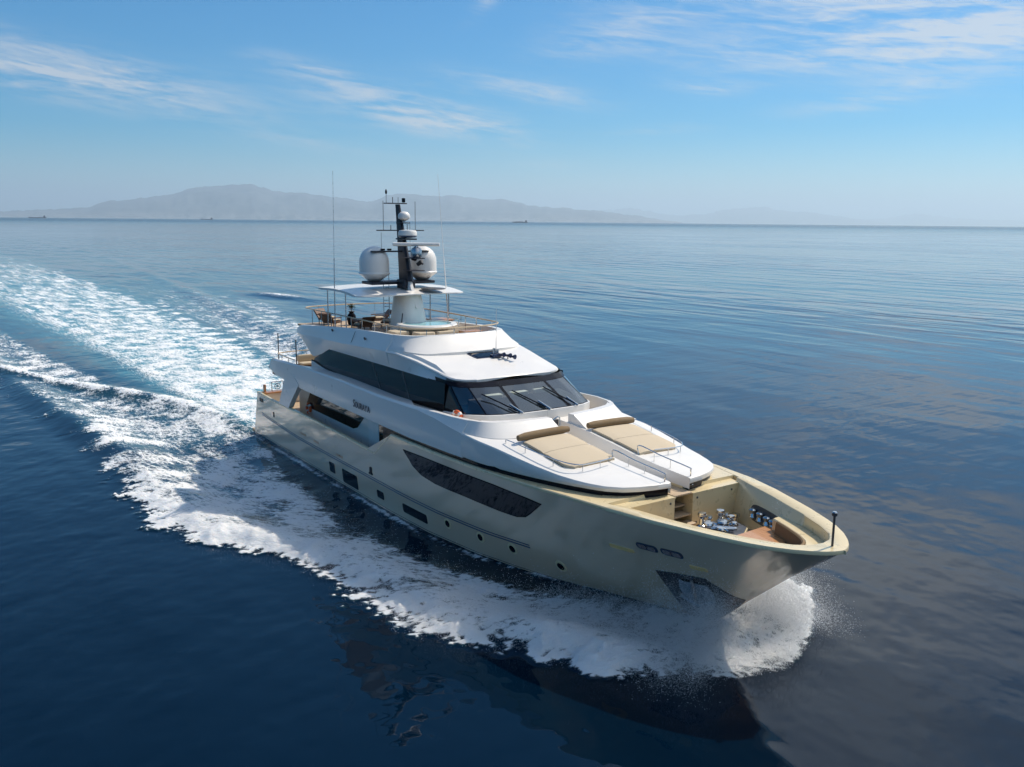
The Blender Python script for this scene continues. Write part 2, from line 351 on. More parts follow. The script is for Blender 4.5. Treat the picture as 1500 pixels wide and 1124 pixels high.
BW = [(19.45, 3.62), (19.75, 3.42), (20.2, 3.14), (20.9, 2.90), (22, 2.80), (24, 2.82), (26, 2.80), (27.0, 2.82), (27.5, 2.95), (27.8, 3.15), (28.55, 3.66), (27.8, 3.72), (26, 3.76), (23, 3.72), (21, 3.68)]
both(BW, .02, 'hull_side_window', 'bandglass', n=60, rows=8, frame=.035, fm='black')
for x0, x1, z0, z1 in ((7.6, 8.3, 1.87, 1.98), (9.4, 10.05, 1.83, 1.94), (12.25, 13.0, 1.75, 1.86)):
    both(rrect(x0, x1, z0, z1, .05), .015, 'scupper', 'wood', frame=.03)
for x0, x1, z0, z1 in ((31.1, 31.98, 2.78, 2.92), (33.72, 34.25, 2.72, 2.86)):
    both(rrect(x0, x1, z0+.03, z1+.03, .055), .02, 'drain_slot', 'slot', n=14, frame=.02)
for x0 in (32.2, 33.0):
    for o in both(rrect(x0, x0+.7, 3.08, 3.32, .1), .015, 'bow_light', 'navy', n=14):
        s = -1 if o.data.vertices[0].co.y < 0 else 1
        for k in range(2):
            hull_patch(rrect(x0+.07+.29*k, x0+.33+.29*k, 3.12, 3.28, .06), .03, 8, 2, s).build('lens', 'lamp', o)
both(rrect(15.97, 16.17, 1.76, 2.08, .05, .15), .03, 'side_emblem', 'black'); both(rrect(15.9, 16.27, 1.72, 1.80, .03), .032, 'side_emblem', 'black')
for x0 in (1.05, 1.4): both(rrect(x0, x0+.24, 2.50, 2.72, .05), .03, 'stern_fairlead', 'black', frame=.03, fm='steel')
both(rrect(3.35, 3.52, 1.98, 2.28, .05), .02, 'hull_vent', 'black')
# anchor pocket
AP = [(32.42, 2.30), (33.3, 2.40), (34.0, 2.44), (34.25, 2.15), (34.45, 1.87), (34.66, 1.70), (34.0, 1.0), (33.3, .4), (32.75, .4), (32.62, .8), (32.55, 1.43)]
# ------------------------------------------------------------------ main deck house (inside the side decks)
MB().prism([(.3, -3.6), (17.4, -3.72), (17.4, 3.72), (.3, 3.6)], 2.2, 2.26).build('main_deck', 'teak', YA)
mb = MB(); mb.box(5.2, 25, -2.85, 2.85, 2.26, 4.4); mb.build('main_saloon_wall', 'white', YA)
for s in (-1, 1):
    y = s*2.853; p = [(7.0, 4.08), (6.35, 3.25), (6.9, 3.02), (12.3, 2.98), (12.75, 3.12), (13.85, 4.02)]
    vs_ = [(x, y, z) for x, z in p]+[(x, y-s*.05, z) for x, z in p]
    mb = MB().add([(x, y+s*.02, z) for x, z in p]+[(x, y-s*.04, z) for x, z in p], [tuple(range(6)), tuple(range(6, 12))]+[(i, (i+1) % 6, 6+(i+1) % 6, 6+i) for i in range(6)])
    mb.build('saloon_window', 'glass', YA)
    # forward bulkhead of the side deck and its dark side door
    a, b = sorted((s*2.85, s*3.66))
    MB().box(18.5, 18.7, a, b, 2.26, 4.0).build('side_bulkhead', 'dash', YA)
    a, b = sorted((s*2.88, s*2.95)); MB().box(15.3, 18.4, a, b, 2.3, 4.2).build('side_door', 'glass', YA)
    a, b = sorted((s*2.86, s*2.92)); MB().box(14.1, 15.2, a, b, 2.3, 4.22, .05).build('side_pillar', 'whitem', YA)
    # raked white wing pillar at the after end
    prof = [(4.55, 2.98), (6.0, 2.98), (6.5, 3.5), (7.6, 4.5), (6.6, 5.0), (5.7, 4.75)]
    mb = MB(); n = len(prof)
    mb.add([(x, s*3.80, z) for x, z in prof]+[(x, s*3.52, z) for x, z in prof], [tuple(range(n)), tuple(range(n, 2*n))[::-1]]+[(i, (i+1) % n, n+(i+1) % n, n+i) for i in range(n)])
    mb.build('wing_pillar', 'white', YA)
MB().box(1.0, 1.3, -3.3, 3.3, 2.26, 2.95, .05).build('transom_bulwark', 'white', YA)
MB().box(.75, 1.4, -3.45, 3.45, 2.95, 3.02, .02).build('transom_cap', 'wood', YA)

# ------------------------------------------------------------------ white upper-deck band, Portuguese bridge and coachroof sides
ZBOT = [(2.4, 4.62), (4, 4.48), (5.6, 4.36), (8, 4.28), (16, 4.19), (20, 4.17), (25, 4.28), (28, 4.38), (30, 4.44), (32, 4.48)]
ZTOP = [(2.4, 4.85), (2.8, 5.15), (3.4, 5.38), (5, 5.46), (8, 5.58), (13, 5.62), (17, 5.56), (20, 5.62), (21, 5.65), (22, 5.69), (23, 5.72), (24.5, 5.74)]
YTOP = [(2.4, 3.55), (3.4, 3.68), (8, 3.80), (20, 3.80), (21.5, 3.74), (22, 3.71), (23, 3.69), (24, 3.5), (24.5, 3.3)]
YBOT = [(2.4, 3.55), (4, 3.74), (20, 3.83), (23, 3.83), (25, 3.78), (26, 3.70), (28, 3.54), (30, 3.28)]
mb = MB(); rws = []
for X in np.concatenate([[2.35], np.linspace(2.5, 24.0, 70)]):
    zb, zt, yt, yb = ip(X, ZBOT), ip(X, ZTOP), ip(X, YTOP), ip(X, YBOT)
    zc = zt if X < 20.5 else ip(X, [(20.5, 5.58), (22, 5.50), (23.8, 5.30), (24.0, 5.28)])
    zc = min(zc, zt-.06); yc = yb+.015 if X > 4 else yb-.02
    inw = ip(X, [(3, .15), (7.5, .15), (9, .78), (18.6, .78), (20, .14)])
    zin = ip(X, [(3, zt-.02), (9, zt-.04), (18.6, zt-.08), (19.6, zt)])
    rws.append([(X, -2.9, zb+.02), (X, -(yb-.14), zb), (X, -(yb-.02), zb+.05), (X, -(yb+.01), zb+.16), (X, -(yc*.5+yb*.5), (zb*.5+zc*.5)), (X, -yc, zc-.03), (X, -(yc-.03), zc), (X, -(yt-.0 if X > 20.5 else yc-.06), zt-.02), (X, -(yt-.05), zt), (X, -(yt-inw), zin), (X, -(yt-inw-.02), 4.6)])
mb.loft(rws, False, True, True)
mb.mirrored().build('upper_bulwark', 'white', YA, angle=32)
MB().prism([(3.0, -3.55), (25.2, -3.55), (25.2, 3.55), (3.0, 3.55)], 4.42, 4.62).build('upper_deck', 'teak', YA)
CYG = [(24, 9), (26, 3.67), (27, 3.54), (28, 3.37), (29, 3.15), (29.6, 3.0), (30.2, 2.79), (30.7, 2.54)]
# black reveal between hull and band
mb = MB(); mb.loft([[(X, -(min(ip(X, YBOT), ip(X, CYG))-.07), sheer(X)-.04), (X, -(min(ip(X, YBOT), ip(X, CYG))-.07), max(ip(X, ZBOT), ip(X, [(26, 4.36), (30, 4.52)]))+.06)] for X in np.linspace(17.3, 30.6, 44)])
mb.build('shadow_gap', 'black', YA); mb.flip().build('shadow_gap', 'black', YA)

# coachroof: crease line, front and the central trench
CY = [(24.0, 3.81), (25, 3.77), (26, 3.62), (27, 3.5), (28, 3.33), (29, 3.11), (29.6, 2.96), (30.2, 2.75), (30.7, 2.5), (31.1, 2.1), (31.35, 1.6), (31.5, 1.0), (31.58, .5)]
CZ = [(24.0, 5.28), (25, 5.20), (26, 5.11), (27, 5.0), (28, 4.88), (29, 4.77), (30, 4.72), (31, 4.70), (31.6, 4.70)]
def roofz(X, Y):                        # crowned top of the coachroof
    t = min(1, abs(Y)/max(ip(X, CY), .3)); zc = ip(X, CZ); crown = ip(X, [(24, .12), (26, .16), (28, .16), (30, .10), (31.6, .04)])
    return zc+crown*(1-t**4)
TR = 0.44
xs = np.concatenate([np.linspace(24.0, 30, 34), np.linspace(30.15, 31.58, 18)])
rws = []
for X in xs:
    yc = ip(X, CY); k = 10
    top = [(X, -(TR+(yc-TR)*j/k), roofz(X, TR+(yc-TR)*j/k)) for j in range(k+1)]
    zc = top[-1][2]; yb = min(yc+.03, ip(X, YBOT) if X < 30 else 9); zb = max(ip(X, ZBOT), ip(X, [(26, 4.36), (30, 4.52), (32, 4.54)]))
    rws.append([(X, -TR, 4.35)]+top+[(X, -(yc+.03), zc-.05), (X, -(yc+.035), zb+.10), (X, -(yc-.02), zb), (X, -(yc-.5 if yc > 1 else TR), zb)])
mb = MB().loft(rws, False, True, True); mb.mirrored().build('coachroof', 'white', YA, angle=30)
# front faces of the two halves
mb = MB(); rws = []
for y in np.linspace(TR, 1.0, 4): rws.append([(31.585, -y, 4.70), (31.60, -y, 4.64), (31.6, -y, 4.58), (31.5, -y, 4.54)])
mb.loft(rws); mb.build('coachroof_nosing', 'white', YA); mb.flip().build('coachroof_nosing', 'white', YA)
# black plinth under it
pl = [(24, 3.55)]+[(x, max(y-.05, .4)) for x, y in CY[2:]]
MB().prism([(x-.1, -y) for x, y in pl]+[(31.4, -.52), (24, -.52)], 4.25, 4.55).mirrored().build('coachroof_plinth', 'black', YA)
# gold foredeck round the coachroof
rws = []
for X in np.linspace(24, 31.3, 40):
    b = hb(X, sheer(X))-min(capw(X), .24)+.03; rws.append([(X, -b, sheer(X)+.035), (X, -b*.7, sheer(X)+.05), (X, -.44, sheer(X)+.06)])
rws.append([(31.32, y, 4.2) for x, y, z in rws[-1]])
MB().loft(rws).mirrored().build('foredeck', 'goldin', YA)
# two deck boxes with the companion steps between them
mb = MB()
for s in (-1, 1):
    yo = well_y(31.75)+.02; y1 = min(wall_y(31.75, 3.03), hb(31.3, 3.03)-.12)
    MB().loft([[(31.3, s*.42, 3.03), (31.78, s*.42, 3.03), (31.78, s*y1, 3.03), (31.3, s*y1, 3.03)], [(31.3, s*.42, 4.22), (31.78, s*.42, 4.22), (31.78, s*yo, 4.22), (31.3, s*(yo+.1), 4.22)]], True, True, True).build('deck_box', 'goldin', YA)
    lid = [(31.1, s*.40), (31.80, s*.40), (31.80, s*(yo-.02)), (31.1, s*(yo+.10))]
    MB().prism(lid if s > 0 else lid[::-1], 4.222, 4.27).build('deck_box_lid', 'goldin', YA)
    MB().add([(31.789, s*(1.55+.0), 3.25), (31.789, s*1.6, 3.25), (31.789, s*1.6, 3.3), (31.789, s*1.55, 3.3)], [(0, 1, 2, 3)])
    for yy, zz in ((.62, 4.08), (2.3, 4.08), (.62, 3.22)):
        MB().tube([(31.77, s*yy, zz), (31.80, s*yy, zz)], .035, 10).build('box_latch', 'darksteel', YA)
for k in range(5):
    MB().box(30.5+.27*k, 31.75 if k == 0 else 30.5+.27*(k+1)+.16, -.41, .41, 4.30-.25*k-.06, 4.30-.25*k, .015).build('companion_step', 'teak', YA)
for s in (-1, 1):
    a, b = sorted((s*.425, s*.47)); MB().box(30.35, 31.28, a, b, 3.03, 4.37).build('companion_side', 'goldin', YA)
MB().box(30.3, 31.9, -.415, .415, 2.9, 3.2).build('step_riser', 'goldin', YA)
mb = MB(); mb.prism([(24.7, -.46), (30.6, -.46), (30.6, .46), (24.7, .46)], 4.30, 4.42); mb.build('trench_floor', 'whitem', YA)
# Portuguese bridge front wall in two halves
TP = smooth_path([(25.28, .55), (25.22, 1.2), (25.10, 2.0), (24.86, 2.8), (24.5, 3.25), (24.0, 3.50)], 5); BP = smooth_path([(26.05, .55), (26.02, 1.3), (25.86, 2.3), (25.45, 3.1), (24.8, 3.55), (24.0, 3.74)], 5)
for s in (-1, 1):
    rws = []
    for k, ((xt, yt), (xb, yb)) in enumerate(zip(TP, BP)):
        r = roofz(xb, yb) if xb < 31 else 5; zt = 5.69+.04*k/len(TP); dx, dy = (-.34, -.02) if yt < 2.8 else ((-.28, -.12) if yt < 3.3 else (-.05, -.16))
        rws.append([(xb, s*yb, r-.08), (xb-.02, s*yb, r+.02), (xt*.8+xb*.2, s*(yt*.8+yb*.2), zt-.11), (xt+.02, s*(yt+.01), zt-.04), (xt-.02, s*yt, zt), (xt+dx, s*(yt+dy), zt), (xt+dx-.02, s*(yt+dy), zt-.04), (xt+dx-.03, s*(yt+dy), 4.6)])
    MB().loft(rws, False, True, True).build('bridge_bulwark', 'white', YA, angle=32)
# door hoop in the gap
MB().tube([(25.35, -.52, 5.1), (25.3, -.52, 5.62), (25.3, -.30, 5.72), (25.3, -.2, 5.70), (25.35, -.2, 5.1)], .025).build('gate_hoop', 'chrome', YA)
MB().box(25.2, 25.26, -.48, -.2, 5.3, 5.6, .02).build('gate_latch', 'dash', YA)

# ------------------------------------------------------------------ upper house: windows, wheelhouse
WB = [(7.6, 3.06, 5.50), (18.8, 3.06, 5.42), (21.4, 3.05, 5.52), (22.6, 2.98, 5.62), (23.3, 2.80, 5.69), (23.78, 2.50, 5.73), (24.05, 2.0, 5.74), (24.18, 1.2, 5.74), (24.22, 0, 5.74)]
WT = [(7.6, 3.0, 6.0), (18.8, 2.98, 6.70), (20.6, 2.94, 6.68), (21.4, 2.86, 6.64), (21.85, 2.66, 6.62), (22.1, 2.36, 6.62), (22.3, 1.9, 6.62), (22.45, 1.1, 6.62), (22.5, 0, 6.62)]
def lerp3(a, b, t): return tuple(a[i]+(b[i]-a[i])*t for i in range(3))
def wpt(s, t, off=0.0, side=-1):        # s along the window line 0..8, t bottom to top
    i = min(int(s), 7); f = s-i
    p = lerp3(lerp3(WB[i], WB[i+1], f), lerp3(WT[i], WT[i+1], f), t)
    q = lerp3(WB[i], WB[i+1], f); r = lerp3(WB[max(i-1, 0)], WB[min(i+2, 8)], .5)
    d = np.array(WB[i+1])-np.array(WB[i]); n = np.array([d[1]*-1, d[0], 0.]); n = n/np.linalg.norm(n)
    if n[1] < -1e-6 or (abs(n[1]) < 1e-6 and n[0] < 0): n = -n
    n = n+np.array([.0, 0, .25]); return (p[0]+n[0]*off, side*(p[1]+n[1]*off), p[2]+n[2]*off)
def wpatch(s0, s1, t0=0.0, t1=1.0, off=0.0, side=-1, n=8, sk=0.0):
    return MB().loft([[wpt(s0+(s1-s0)*i/n, t0+(t1-t0)*j/4, off, side) for j in range(5)] for i in range(n+1)])
# after side glass: a parallelogram from X 7.9 to 20, then the wheelhouse panes
for side in (-1, 1):
    bot = [(7.95, 5.80), (9.2, 5.62), (11, 5.50), (13, 5.44), (16, 5.42), (18.6, 5.46), (21.4, 5.54)]
    top = lambda x: 6.66 if x > 9.9 else 5.92+(x-7.95)*.38
    rws = [[(x, side*3.05, ip(x, bot)), (x, side*2.99, top(x)+.02)] for x in np.concatenate([np.linspace(7.95, 9.9, 8), np.linspace(10, 21.4, 30)])]
    MB().loft(rws).build('side_window', 'glass', YA)
    rws = [[(x, side*3.075, ip(x, bot)-.03), (x, side*3.075, ip(x, bot)+.05)] for x in np.linspace(7.7, 21.4, 40)]
    MB().loft(rws).build('window_sill', 'black', YA)
    for xa, xb in ((14.75, 15.75), (17.7, 18.5)):
        MB().add([(xa, side*3.0, 6.64), (xa+.12, side*3.0, 6.64), (xb+.12, side*3.06, 5.44), (xb, side*3.06, 5.44)], [(0, 1, 2, 3)]).build('window_mullion', 'dash', YA)
    MB().loft([[(x, side*3.03, 4.6), (x, side*3.05, ip(x, bot)-.02)] for x in np.linspace(7.6, 21.4, 20)]).build('house_side', 'white', YA)
    # fascia under the wheelhouse panes
    MB().loft([[wpt(2+6*i/40, 0, .03, side)[:2]+(4.6,), wpt(2+6*i/40, 0, .06, side)[:2]+(5.55,), wpt(2+6*i/40, 0, .06, side), wpt(2+6*i/40, .03, .0, side)] for i in range(41)]).build('wheelhouse_fascia', 'white', YA)
    wpatch(2, 3.2, .02, 1, 0, side).build('wheelhouse_window', 'glass', YA)
    wpatch(3.3, 4.9, .02, 1, 0, side).build('wheelhouse_window', 'clear', YA)
    for s0, s1 in ((3.2, 3.3), (4.9, 5.02), (6.92, 7.05)):
        wpatch(s0, s1, .02, 1, .02, side, 3).build('windscreen_pillar', 'black', YA)
    wpatch(2, 8, .94, 1.12, .015, side, 40).build('windscreen_header', 'black', YA)
    wpatch(3.0, 8, .0, .045, .02, side, 40).build('windscreen_sill', 'black', YA)
for a, b, side in ((5.02, 6.92, -1), (5.02, 6.92, 1)):
    wpatch(a, b, .02, 1, 0, side, 14).build('windscreen_pane', 'clear', YA)
mb = MB()
for side in (-1, 1): mb.loft([[wpt(7.05+.95*i/4, .02+.98*j/4, 0, side) for j in range(5)] for i in range(5)])
mb.build('windscreen_pane', 'clear', YA)
# wipers
for ya, yb in ((-1.2, -2.25), (.15, -.8), (1.55, .75)):
    base = (24.28, ya, 5.78); tip = (22.95, yb, 6.42)
    MB().tube([base, (23.75, ya*.75+yb*.25, 6.06)], [.05, .035], 6).build('wiper_arm', 'chrome', YA)
    MB().tube([(24.14, ya*.6+yb*.4+.25, 5.86), lerp3(base, tip, .55), tip], .028, 6).build('wiper_blade', 'black', YA)
# interior of the wheelhouse
MB().box(19.5, 23.9, -2.7, 2.7, 5.0, 5.25).build('wheelhouse_floor', 'dash', YA)
MB().box(19.3, 19.45, -2.85, 2.85, 5.0, 6.6).build('wheelhouse_backwall', 'grey', YA)
mb = MB(); mb.loft([[(x, y, z) for y in (-2.3, 2.3)] for x, z in ((22.0, 5.2), (22.0, 6.05), (22.7, 5.98), (23.85, 5.70), (23.9, 5.2))], False); mb.build('dashboard', 'dash', YA)
for y in (-1.2, .1, 1.3): MB().box(21.95, 22.3, y-.42, y+.42, 5.95, 6.16, .03).build('helm_console', 'grey', YA)
for y in (-.7, .8):
    MB().box(20.3, 20.9, y-.35, y+.35, 5.55, 5.72, .05).box(20.2, 20.36, y-.33, y+.33, 5.65, 6.4, .05).build('helm_seat', 'beige', YA)

# ------------------------------------------------------------------ roof, brow and flybridge coaming
mb = MB(); rws = []
ST = [5.1, 5.5, 6, 6.5, 7.0, 7.6, 8, 9, 9.9, 11, 12, 13, 14, 15, 16, 16.6, 16.62, 17, 17.5, 18, 18.5, 19, 19.5, 20, 20.5, 21, 21.3, 21.55, 21.75, 21.88, 21.96]
EY = [(5.1, 2.85), (6.4, 3.10), (12, 3.24), (16, 3.22), (17.5, 3.18), (18, 3.14), (19, 2.99), (20, 2.88), (21, 2.76), (21.3, 2.72), (21.55, 2.62), (21.75, 2.42), (21.88, 2.2), (21.96, 1.9)]
EZ = [(5.1, 7.02), (6, 7.02), (8, 7.08), (12, 7.2), (16, 7.36), (17.5, 7.40), (18, 7.35), (19, 7.22), (20, 7.05), (21, 6.89), (21.5, 6.82), (22, 6.78)]
CTOP = [(5.1, 7.25), (5.8, 7.46), (7, 7.56), (9, 7.72), (12, 7.93), (15, 8.05), (17, 8.09), (19, 8.12)]
CYT = [(5.1, 2.75), (6.4, 2.98), (12, 2.98), (15, 2.90), (16.2, 2.86), (17, 2.72), (17.5, 2.5)]
def roof_c(X): return ip(X, [(17, 7.72), (18.3, 7.62), (19.5, 7.30), (20.5, 7.10), (21.5, 6.93), (21.96, 6.84)])
for X in ST:
    ey, ez = ip(X, EY), ip(X, EZ)
    zl = ip(X, [(5.1, 6.96), (6.2, 6.6), (7.6, 6.06), (8.2, 6.0), (9.9, 6.64), (17, 6.66), (21, 6.66), (21.96, 6.66)])
    yl = ip(X, [(5.1, 2.8), (7.6, 3.02), (20, 3.0), (21, 2.72), (21.96, 1.85)])
    if X <= 16.61:
        yt, zt = ip(X, CYT), ip(X, CTOP); th = .25
        zi = 7.45 if X < 17 else zt-.01
        seq = [(yl-.35, zl+.02), (yl, zl), (yl+(ey-yl)*.55, zl*.45+ez*.55-.06), (ey, ez), (ey-.02, ez+.05), (ey*.55+yt*.45, ez+(zt-ez)*.42), (yt+.04, zt-.05), (yt, zt), (yt-th*.8, zt), (yt-th, zi)]
    else:
        c = roof_c(X); yi = ey-ip(X, [(16.6, .1), (17.5, .26), (20, .26), (21, .08), (22, .05)]); zs = ez+ip(X, [(17.5, .14), (20, .15), (21, .04), (22, .02)])
        seq = [(yl-.35, zl+.02), (yl, zl), (ey-.07, ez-.09), (ey, ez-.03), (ey-.04, ez+.02), (yi+.02, ez+.025), (yi-.03, zs), (yi*.7, zs+(c-zs)*.45), (yi*.4, zs+(c-zs)*.8), (0, c)]
    rws.append([(X, -y, z) for y, z in seq])
rws.append([(22.0, y, min(p, 6.80)) for (x, y, p) in rws[-1]])
mb.loft(rws, False, True, True); mb.mirrored().build('upper_roof', 'white', YA, angle=33)
MB().prism([(5.2, -2.8), (16.6, -2.9), (17.6, -2.4), (17.9, -1), (17.9, 1), (17.6, 2.4), (16.6, 2.9), (5.2, 2.8)], 7.36, 7.46).build('flybridge_deck', 'teak', YA)
# the sloping front of the coaming
pl = [(16.4, 2.86, 8.08), (16.9, 2.74, 8.09), (17.4, 2.50, 8.10), (17.75, 2.1, 8.11), (18.0, 1.4, 8.12), (18.1, .7, 8.13), (18.12, 0, 8.13)]
bs_ = [(16.35, 3.13, 7.46), (17.5, 3.02, 7.52), (18.3, 2.78, 7.50), (18.8, 2.3, 7.47), (19.05, 1.5, 7.50), (19.15, .75, 7.50), (19.18, 0, 7.50)]
rws = []
for (a, b, c), (d, e, f) in zip(smooth_path(pl, 4), smooth_path(bs_, 4)):
    k = .28; cx, cy = a-16.0, b
    l = math.hypot(cx, cy); ix, iy = a-k*cx/l, max(b-k*cy/l, 0)
    rws.append([(d, -e, f-.25), (d, -e, f), (d*.6+a*.4, -(e*.6+b*.4), f*.62+c*.38-.05), (a+.03, -b, c-.06), (a-.02, -max(b-.02, 0), c), (ix, -iy, c), (ix, -iy, 7.42)])
MB().loft(rws).mirrored().build('flybridge_coaming', 'white', YA, angle=45)
# hatch and horn cluster on the roof
def roof_at(X, Y): return roof_c(X)-(abs(Y)/2.6)**2*.12
hz = 7.40
mb = MB(); mb.loft([[(18.95, y, roof_at(18.95, y)+.09) for y in (-.35, .9)], [(19.75, y, roof_at(19.75, y)-.0) for y in (-.35, .9)]]); 
HV = [(18.98, -.55), (19.72, -.35), (19.72, .85), (18.98, .95)]
o = MB().add([(x, y, roof_at(x, y)+.05) for x, y in HV]+[(x, y, roof_at(x, y)-.1) for x, y in HV], [(0, 1, 2, 3), (0, 1, 5, 4), (1, 2, 6, 5), (2, 3, 7, 6), (3, 0, 4, 7)]).build('roof_hatch', 'glass', YA)
big = [(18.9, -.62), (19.78, -.42), (19.78, .92), (18.9, 1.02)]
MB().add([(x, y, roof_at(x, y)+.03) for x, y in big]+[(x, y, roof_at(x, y)-.1) for x, y in big], [(0, 1, 2, 3), (0, 1, 5, 4), (1, 2, 6, 5), (2, 3, 7, 6), (3, 0, 4, 7)]).build('hatch_rim', 'navy', YA)
for k, (x, y) in enumerate(((19.85, .62), (20.0, .85), (20.2, .95))):
    z = roof_at(x, y)+.16
    MB().tube([(x-.35, y-.1, z), (x, y, z), (x+.18, y+.06, z), (x+.27, y+.09, z), (x+.31, y+.1, z)], [.03, .035, .05, .1, .11], 10).build('air_horn', 'navy', YA)
    MB().tube([(x-.1, y, z-.2), (x-.1, y, z)], .025, 6).build('horn_bracket', 'black', YA)
MB().box(19.65, 19.95, .3, .75, roof_at(19.8, .5)+.02, roof_at(19.8, .5)+.14, .03).build('horn_base', 'navy', YA)
MB().tube([(19.6, .55, 7.25), (19.6, .55, 7.62)], .06, 8).tube([(19.6, .75, 7.25), (19.6, .75, 7.55)], .05, 8).build('vent_post', 'steel', YA)
MB().tube([(19.6, .66, 7.25), (19.6, .66, 9.35)], [.02, .012], 6).build('whip_aerial', 'whitem', YA)
# dark seam on the flank and small fittings
for x in (10.6, 14.3): MB().tube([(x, -3.12, 7.72), (x+.08, -3.12, 7.66)], .05, 6).build('flank_fitting', 'dash', YA)
MB().tube([(13.2, -3.06, 7.90), (13.05, -3.16, 7.5), (12.9, -3.20, 7.25)], .012, 5).build('drain_seam', 'dash', YA)

# ------------------------------------------------------------------ rails
def rail(name, path, z, zb, n, posts, r=.032, mat_='beige', mid=None, closed=False, pm='chrome'):
    pts = [(x, y, zz if zz else z) for x, y, zz in [(p+(None,))[:3] for p in path]]
    o = MB().tube(smooth_path(pts, n), r, 8).build(name, mat_, YA)
    for p in posts:
        zt = z
        MB().tube([(p[0], p[1], zb(p[0], p[1]) if callable(zb) else zb), (p[0], p[1], zt-.01)], .018, 6).build('stanchion', pm, o)
    if mid:
        for mz in mid: MB().tube(smooth_path([(x, y, mz) for x, y, *_ in path], n), .012, 6).build('rail_wire', pm, o)
    return o
M['railwood'] = mat('varnished rail', (0.55, 0.42, 0.27), 0.4, var=0.1, vscale=4)
FR = [(13, 2.62), (9, 2.62), (6.6, 2.66), (5.9, 2.55), (5.55, 1.8), (5.35, 0), (5.55, -1.8), (5.9, -2.55), (6.6, -2.68), (9, -2.64), (12, -2.62), (15, -2.6), (16.6, -2.52), (17.3, -2.3), (17.75, -1.75), (17.95, -.8), (18.0, 0), (17.95, .8), (17.75, 1.75), (17.3, 2.3), (16.6, 2.5), (15, 2.55), (13, 2.62)]
def coam(x, y): return ip(x, CTOP)-.02 if x < 16.5 else 8.1
def coam2(x, y): return 7.4 if x < 5.7 else coam(x, y)
rail('flybridge_rail', FR, 8.40, coam2, 5, [(5.35, 0), (5.55, -1.7), (5.55, 1.7), (7, -2.67), (8.2, -2.65), (9.4, -2.63), (10.6, -2.62), (11.8, -2.62), (13, -2.61), (14.3, -2.6), (15.5, -2.58), (16.7, -2.5), (17.72, -1.75), (17.98, -.5), (17.95, .9), (17.6, 2.0), (16.5, 2.5), (15, 2.55), (13.5, 2.6), (12, 2.62), (10.2, 2.62), (8.4, 2.62), (6.8, 2.64)], mat_='railwood')
for s in (-1, 1):
    o = rail('sunpad_rail', [(25.9, s*3.10, roofz(25.9, 3.1)+.02), (26.05, s*3.12, None), (27.5, s*3.0, 5.22), (28.7, s*2.78, 5.12), (29.25, s*2.45, 5.08), (29.4, s*1.9, 5.1), (29.3, s*1.0, 5.12)], 5.33, 5.0, 5, [], r=.02, mat_='chrome')
    for x, y in ((27.0, 3.03), (28.4, 2.86), (29.3, 2.3), (29.38, 1.6)):
        MB().tube([(x, s*y, roofz(x, y)-.02), (x, s*y, roofz(x, y)+.22)], .014, 6).build('stanchion', 'chrome', o)
    o = MB().tube(smooth_path([(28.9, s*.60, roofz(28.9, .6)), (28.92, s*.60, 5.25), (30, s*.60, 5.13), (31.35, s*.60, 5.02), (31.45, s*.60, 4.95), (31.45, s*.6, 4.68)], 4), .022, 7).build('trench_rail', 'chrome', YA)
    for x in (29.7, 30.5):
        MB().tube([(x, s*.6, roofz(x, .6)-.02), (x, s*.6, 5.1)], .014, 6).build('stanchion', 'chrome', o)
    MB().tube([(31.3, s*.5, 4.3), (31.62, s*.55, 4.5)], .02, 6).build('rail_strut', 'chrome', YA)
# after upper deck: rail, posts
rail('after_deck_rail', [(7.0, 3.4), (4.2, 3.4), (3.2, 3.0), (3.0, 0), (3.2, -3.0), (4.2, -3.4), (6.2, -3.42)], 5.62, 4.6, 5, [(3.0, -1.5), (3.0, 1.5), (3.0, 0), (4.2, -3.4), (5.2, -3.4), (4.4, 3.4)], r=.028, mat_='railwood')
for x, y, h in ((3.15, -3.2, 6.75), (6.0, -3.25, 6.7)): MB().tube([(x, y, 4.6), (x, y, h)], .03, 7).build('awning_pole', 'dash', YA)
# jackstaff, antennas
MB().tube([(37.42, 0, 4.28), (37.42, 0, 5.18)], .035, 8).tube([(37.42, 0, 5.18), (37.42, 0, 5.27)], .075, 12).build('jackstaff', 'dash', YA)
MB().lathe([(.07, 0), (.05, .03), (.0001, .035)], (37.42, 0, 5.27), 12).build('masthead_light', 'chrome', YA)
for a, b in (((10.4, -2.86, 7.7), (10.75, -2.92, 15.4)), ((12.4, 2.55, 7.6), (11.6, 2.4, 15.4))):
    MB().tube([a, lerp3(a, b, .45), lerp3(a, b, .46), b], [.03, .026, .014, .008], 6).build('whip_antenna', 'whitem' if a[1] > 0 else 'steel', YA)

# ------------------------------------------------------------------ flybridge: tower, hardtop, mast, domes, jacuzzi
rws = []
for z, xc, rx, ry in ((7.46, 12.8, 1.15, .86), (7.7, 12.78, 1.10, .82), (8.6, 12.75, .98, .70), (9.4, 12.7, .85, .58), (9.62, 12.68, .78, .5), (9.72, 12.66, .6, .36)):
    rws.append([(xc+rx*math.copysign(abs(math.cos(t))**.8, math.cos(t)), ry*math.copysign(abs(math.sin(t))**.8, math.sin(t)), z) for t in np.linspace(0, 2*math.pi, 36, endpoint=False)])
MB().loft(rws, True, True, True).build('mast_tower', 'white', YA, angle=50)
rws = [[(13.25-.5*t, -.14*(1-.3*t), 8.9+1.5*t), (13.75-.85*t, -.08, 8.9+1.5*t), (13.75-.85*t, .08, 8.9+1.5*t), (13.25-.5*t, .14*(1-.3*t), 8.9+1.5*t)] for t in (0, .5, 1)]
MB().loft(rws, True, True, True).build('tower_fin', 'white', YA)
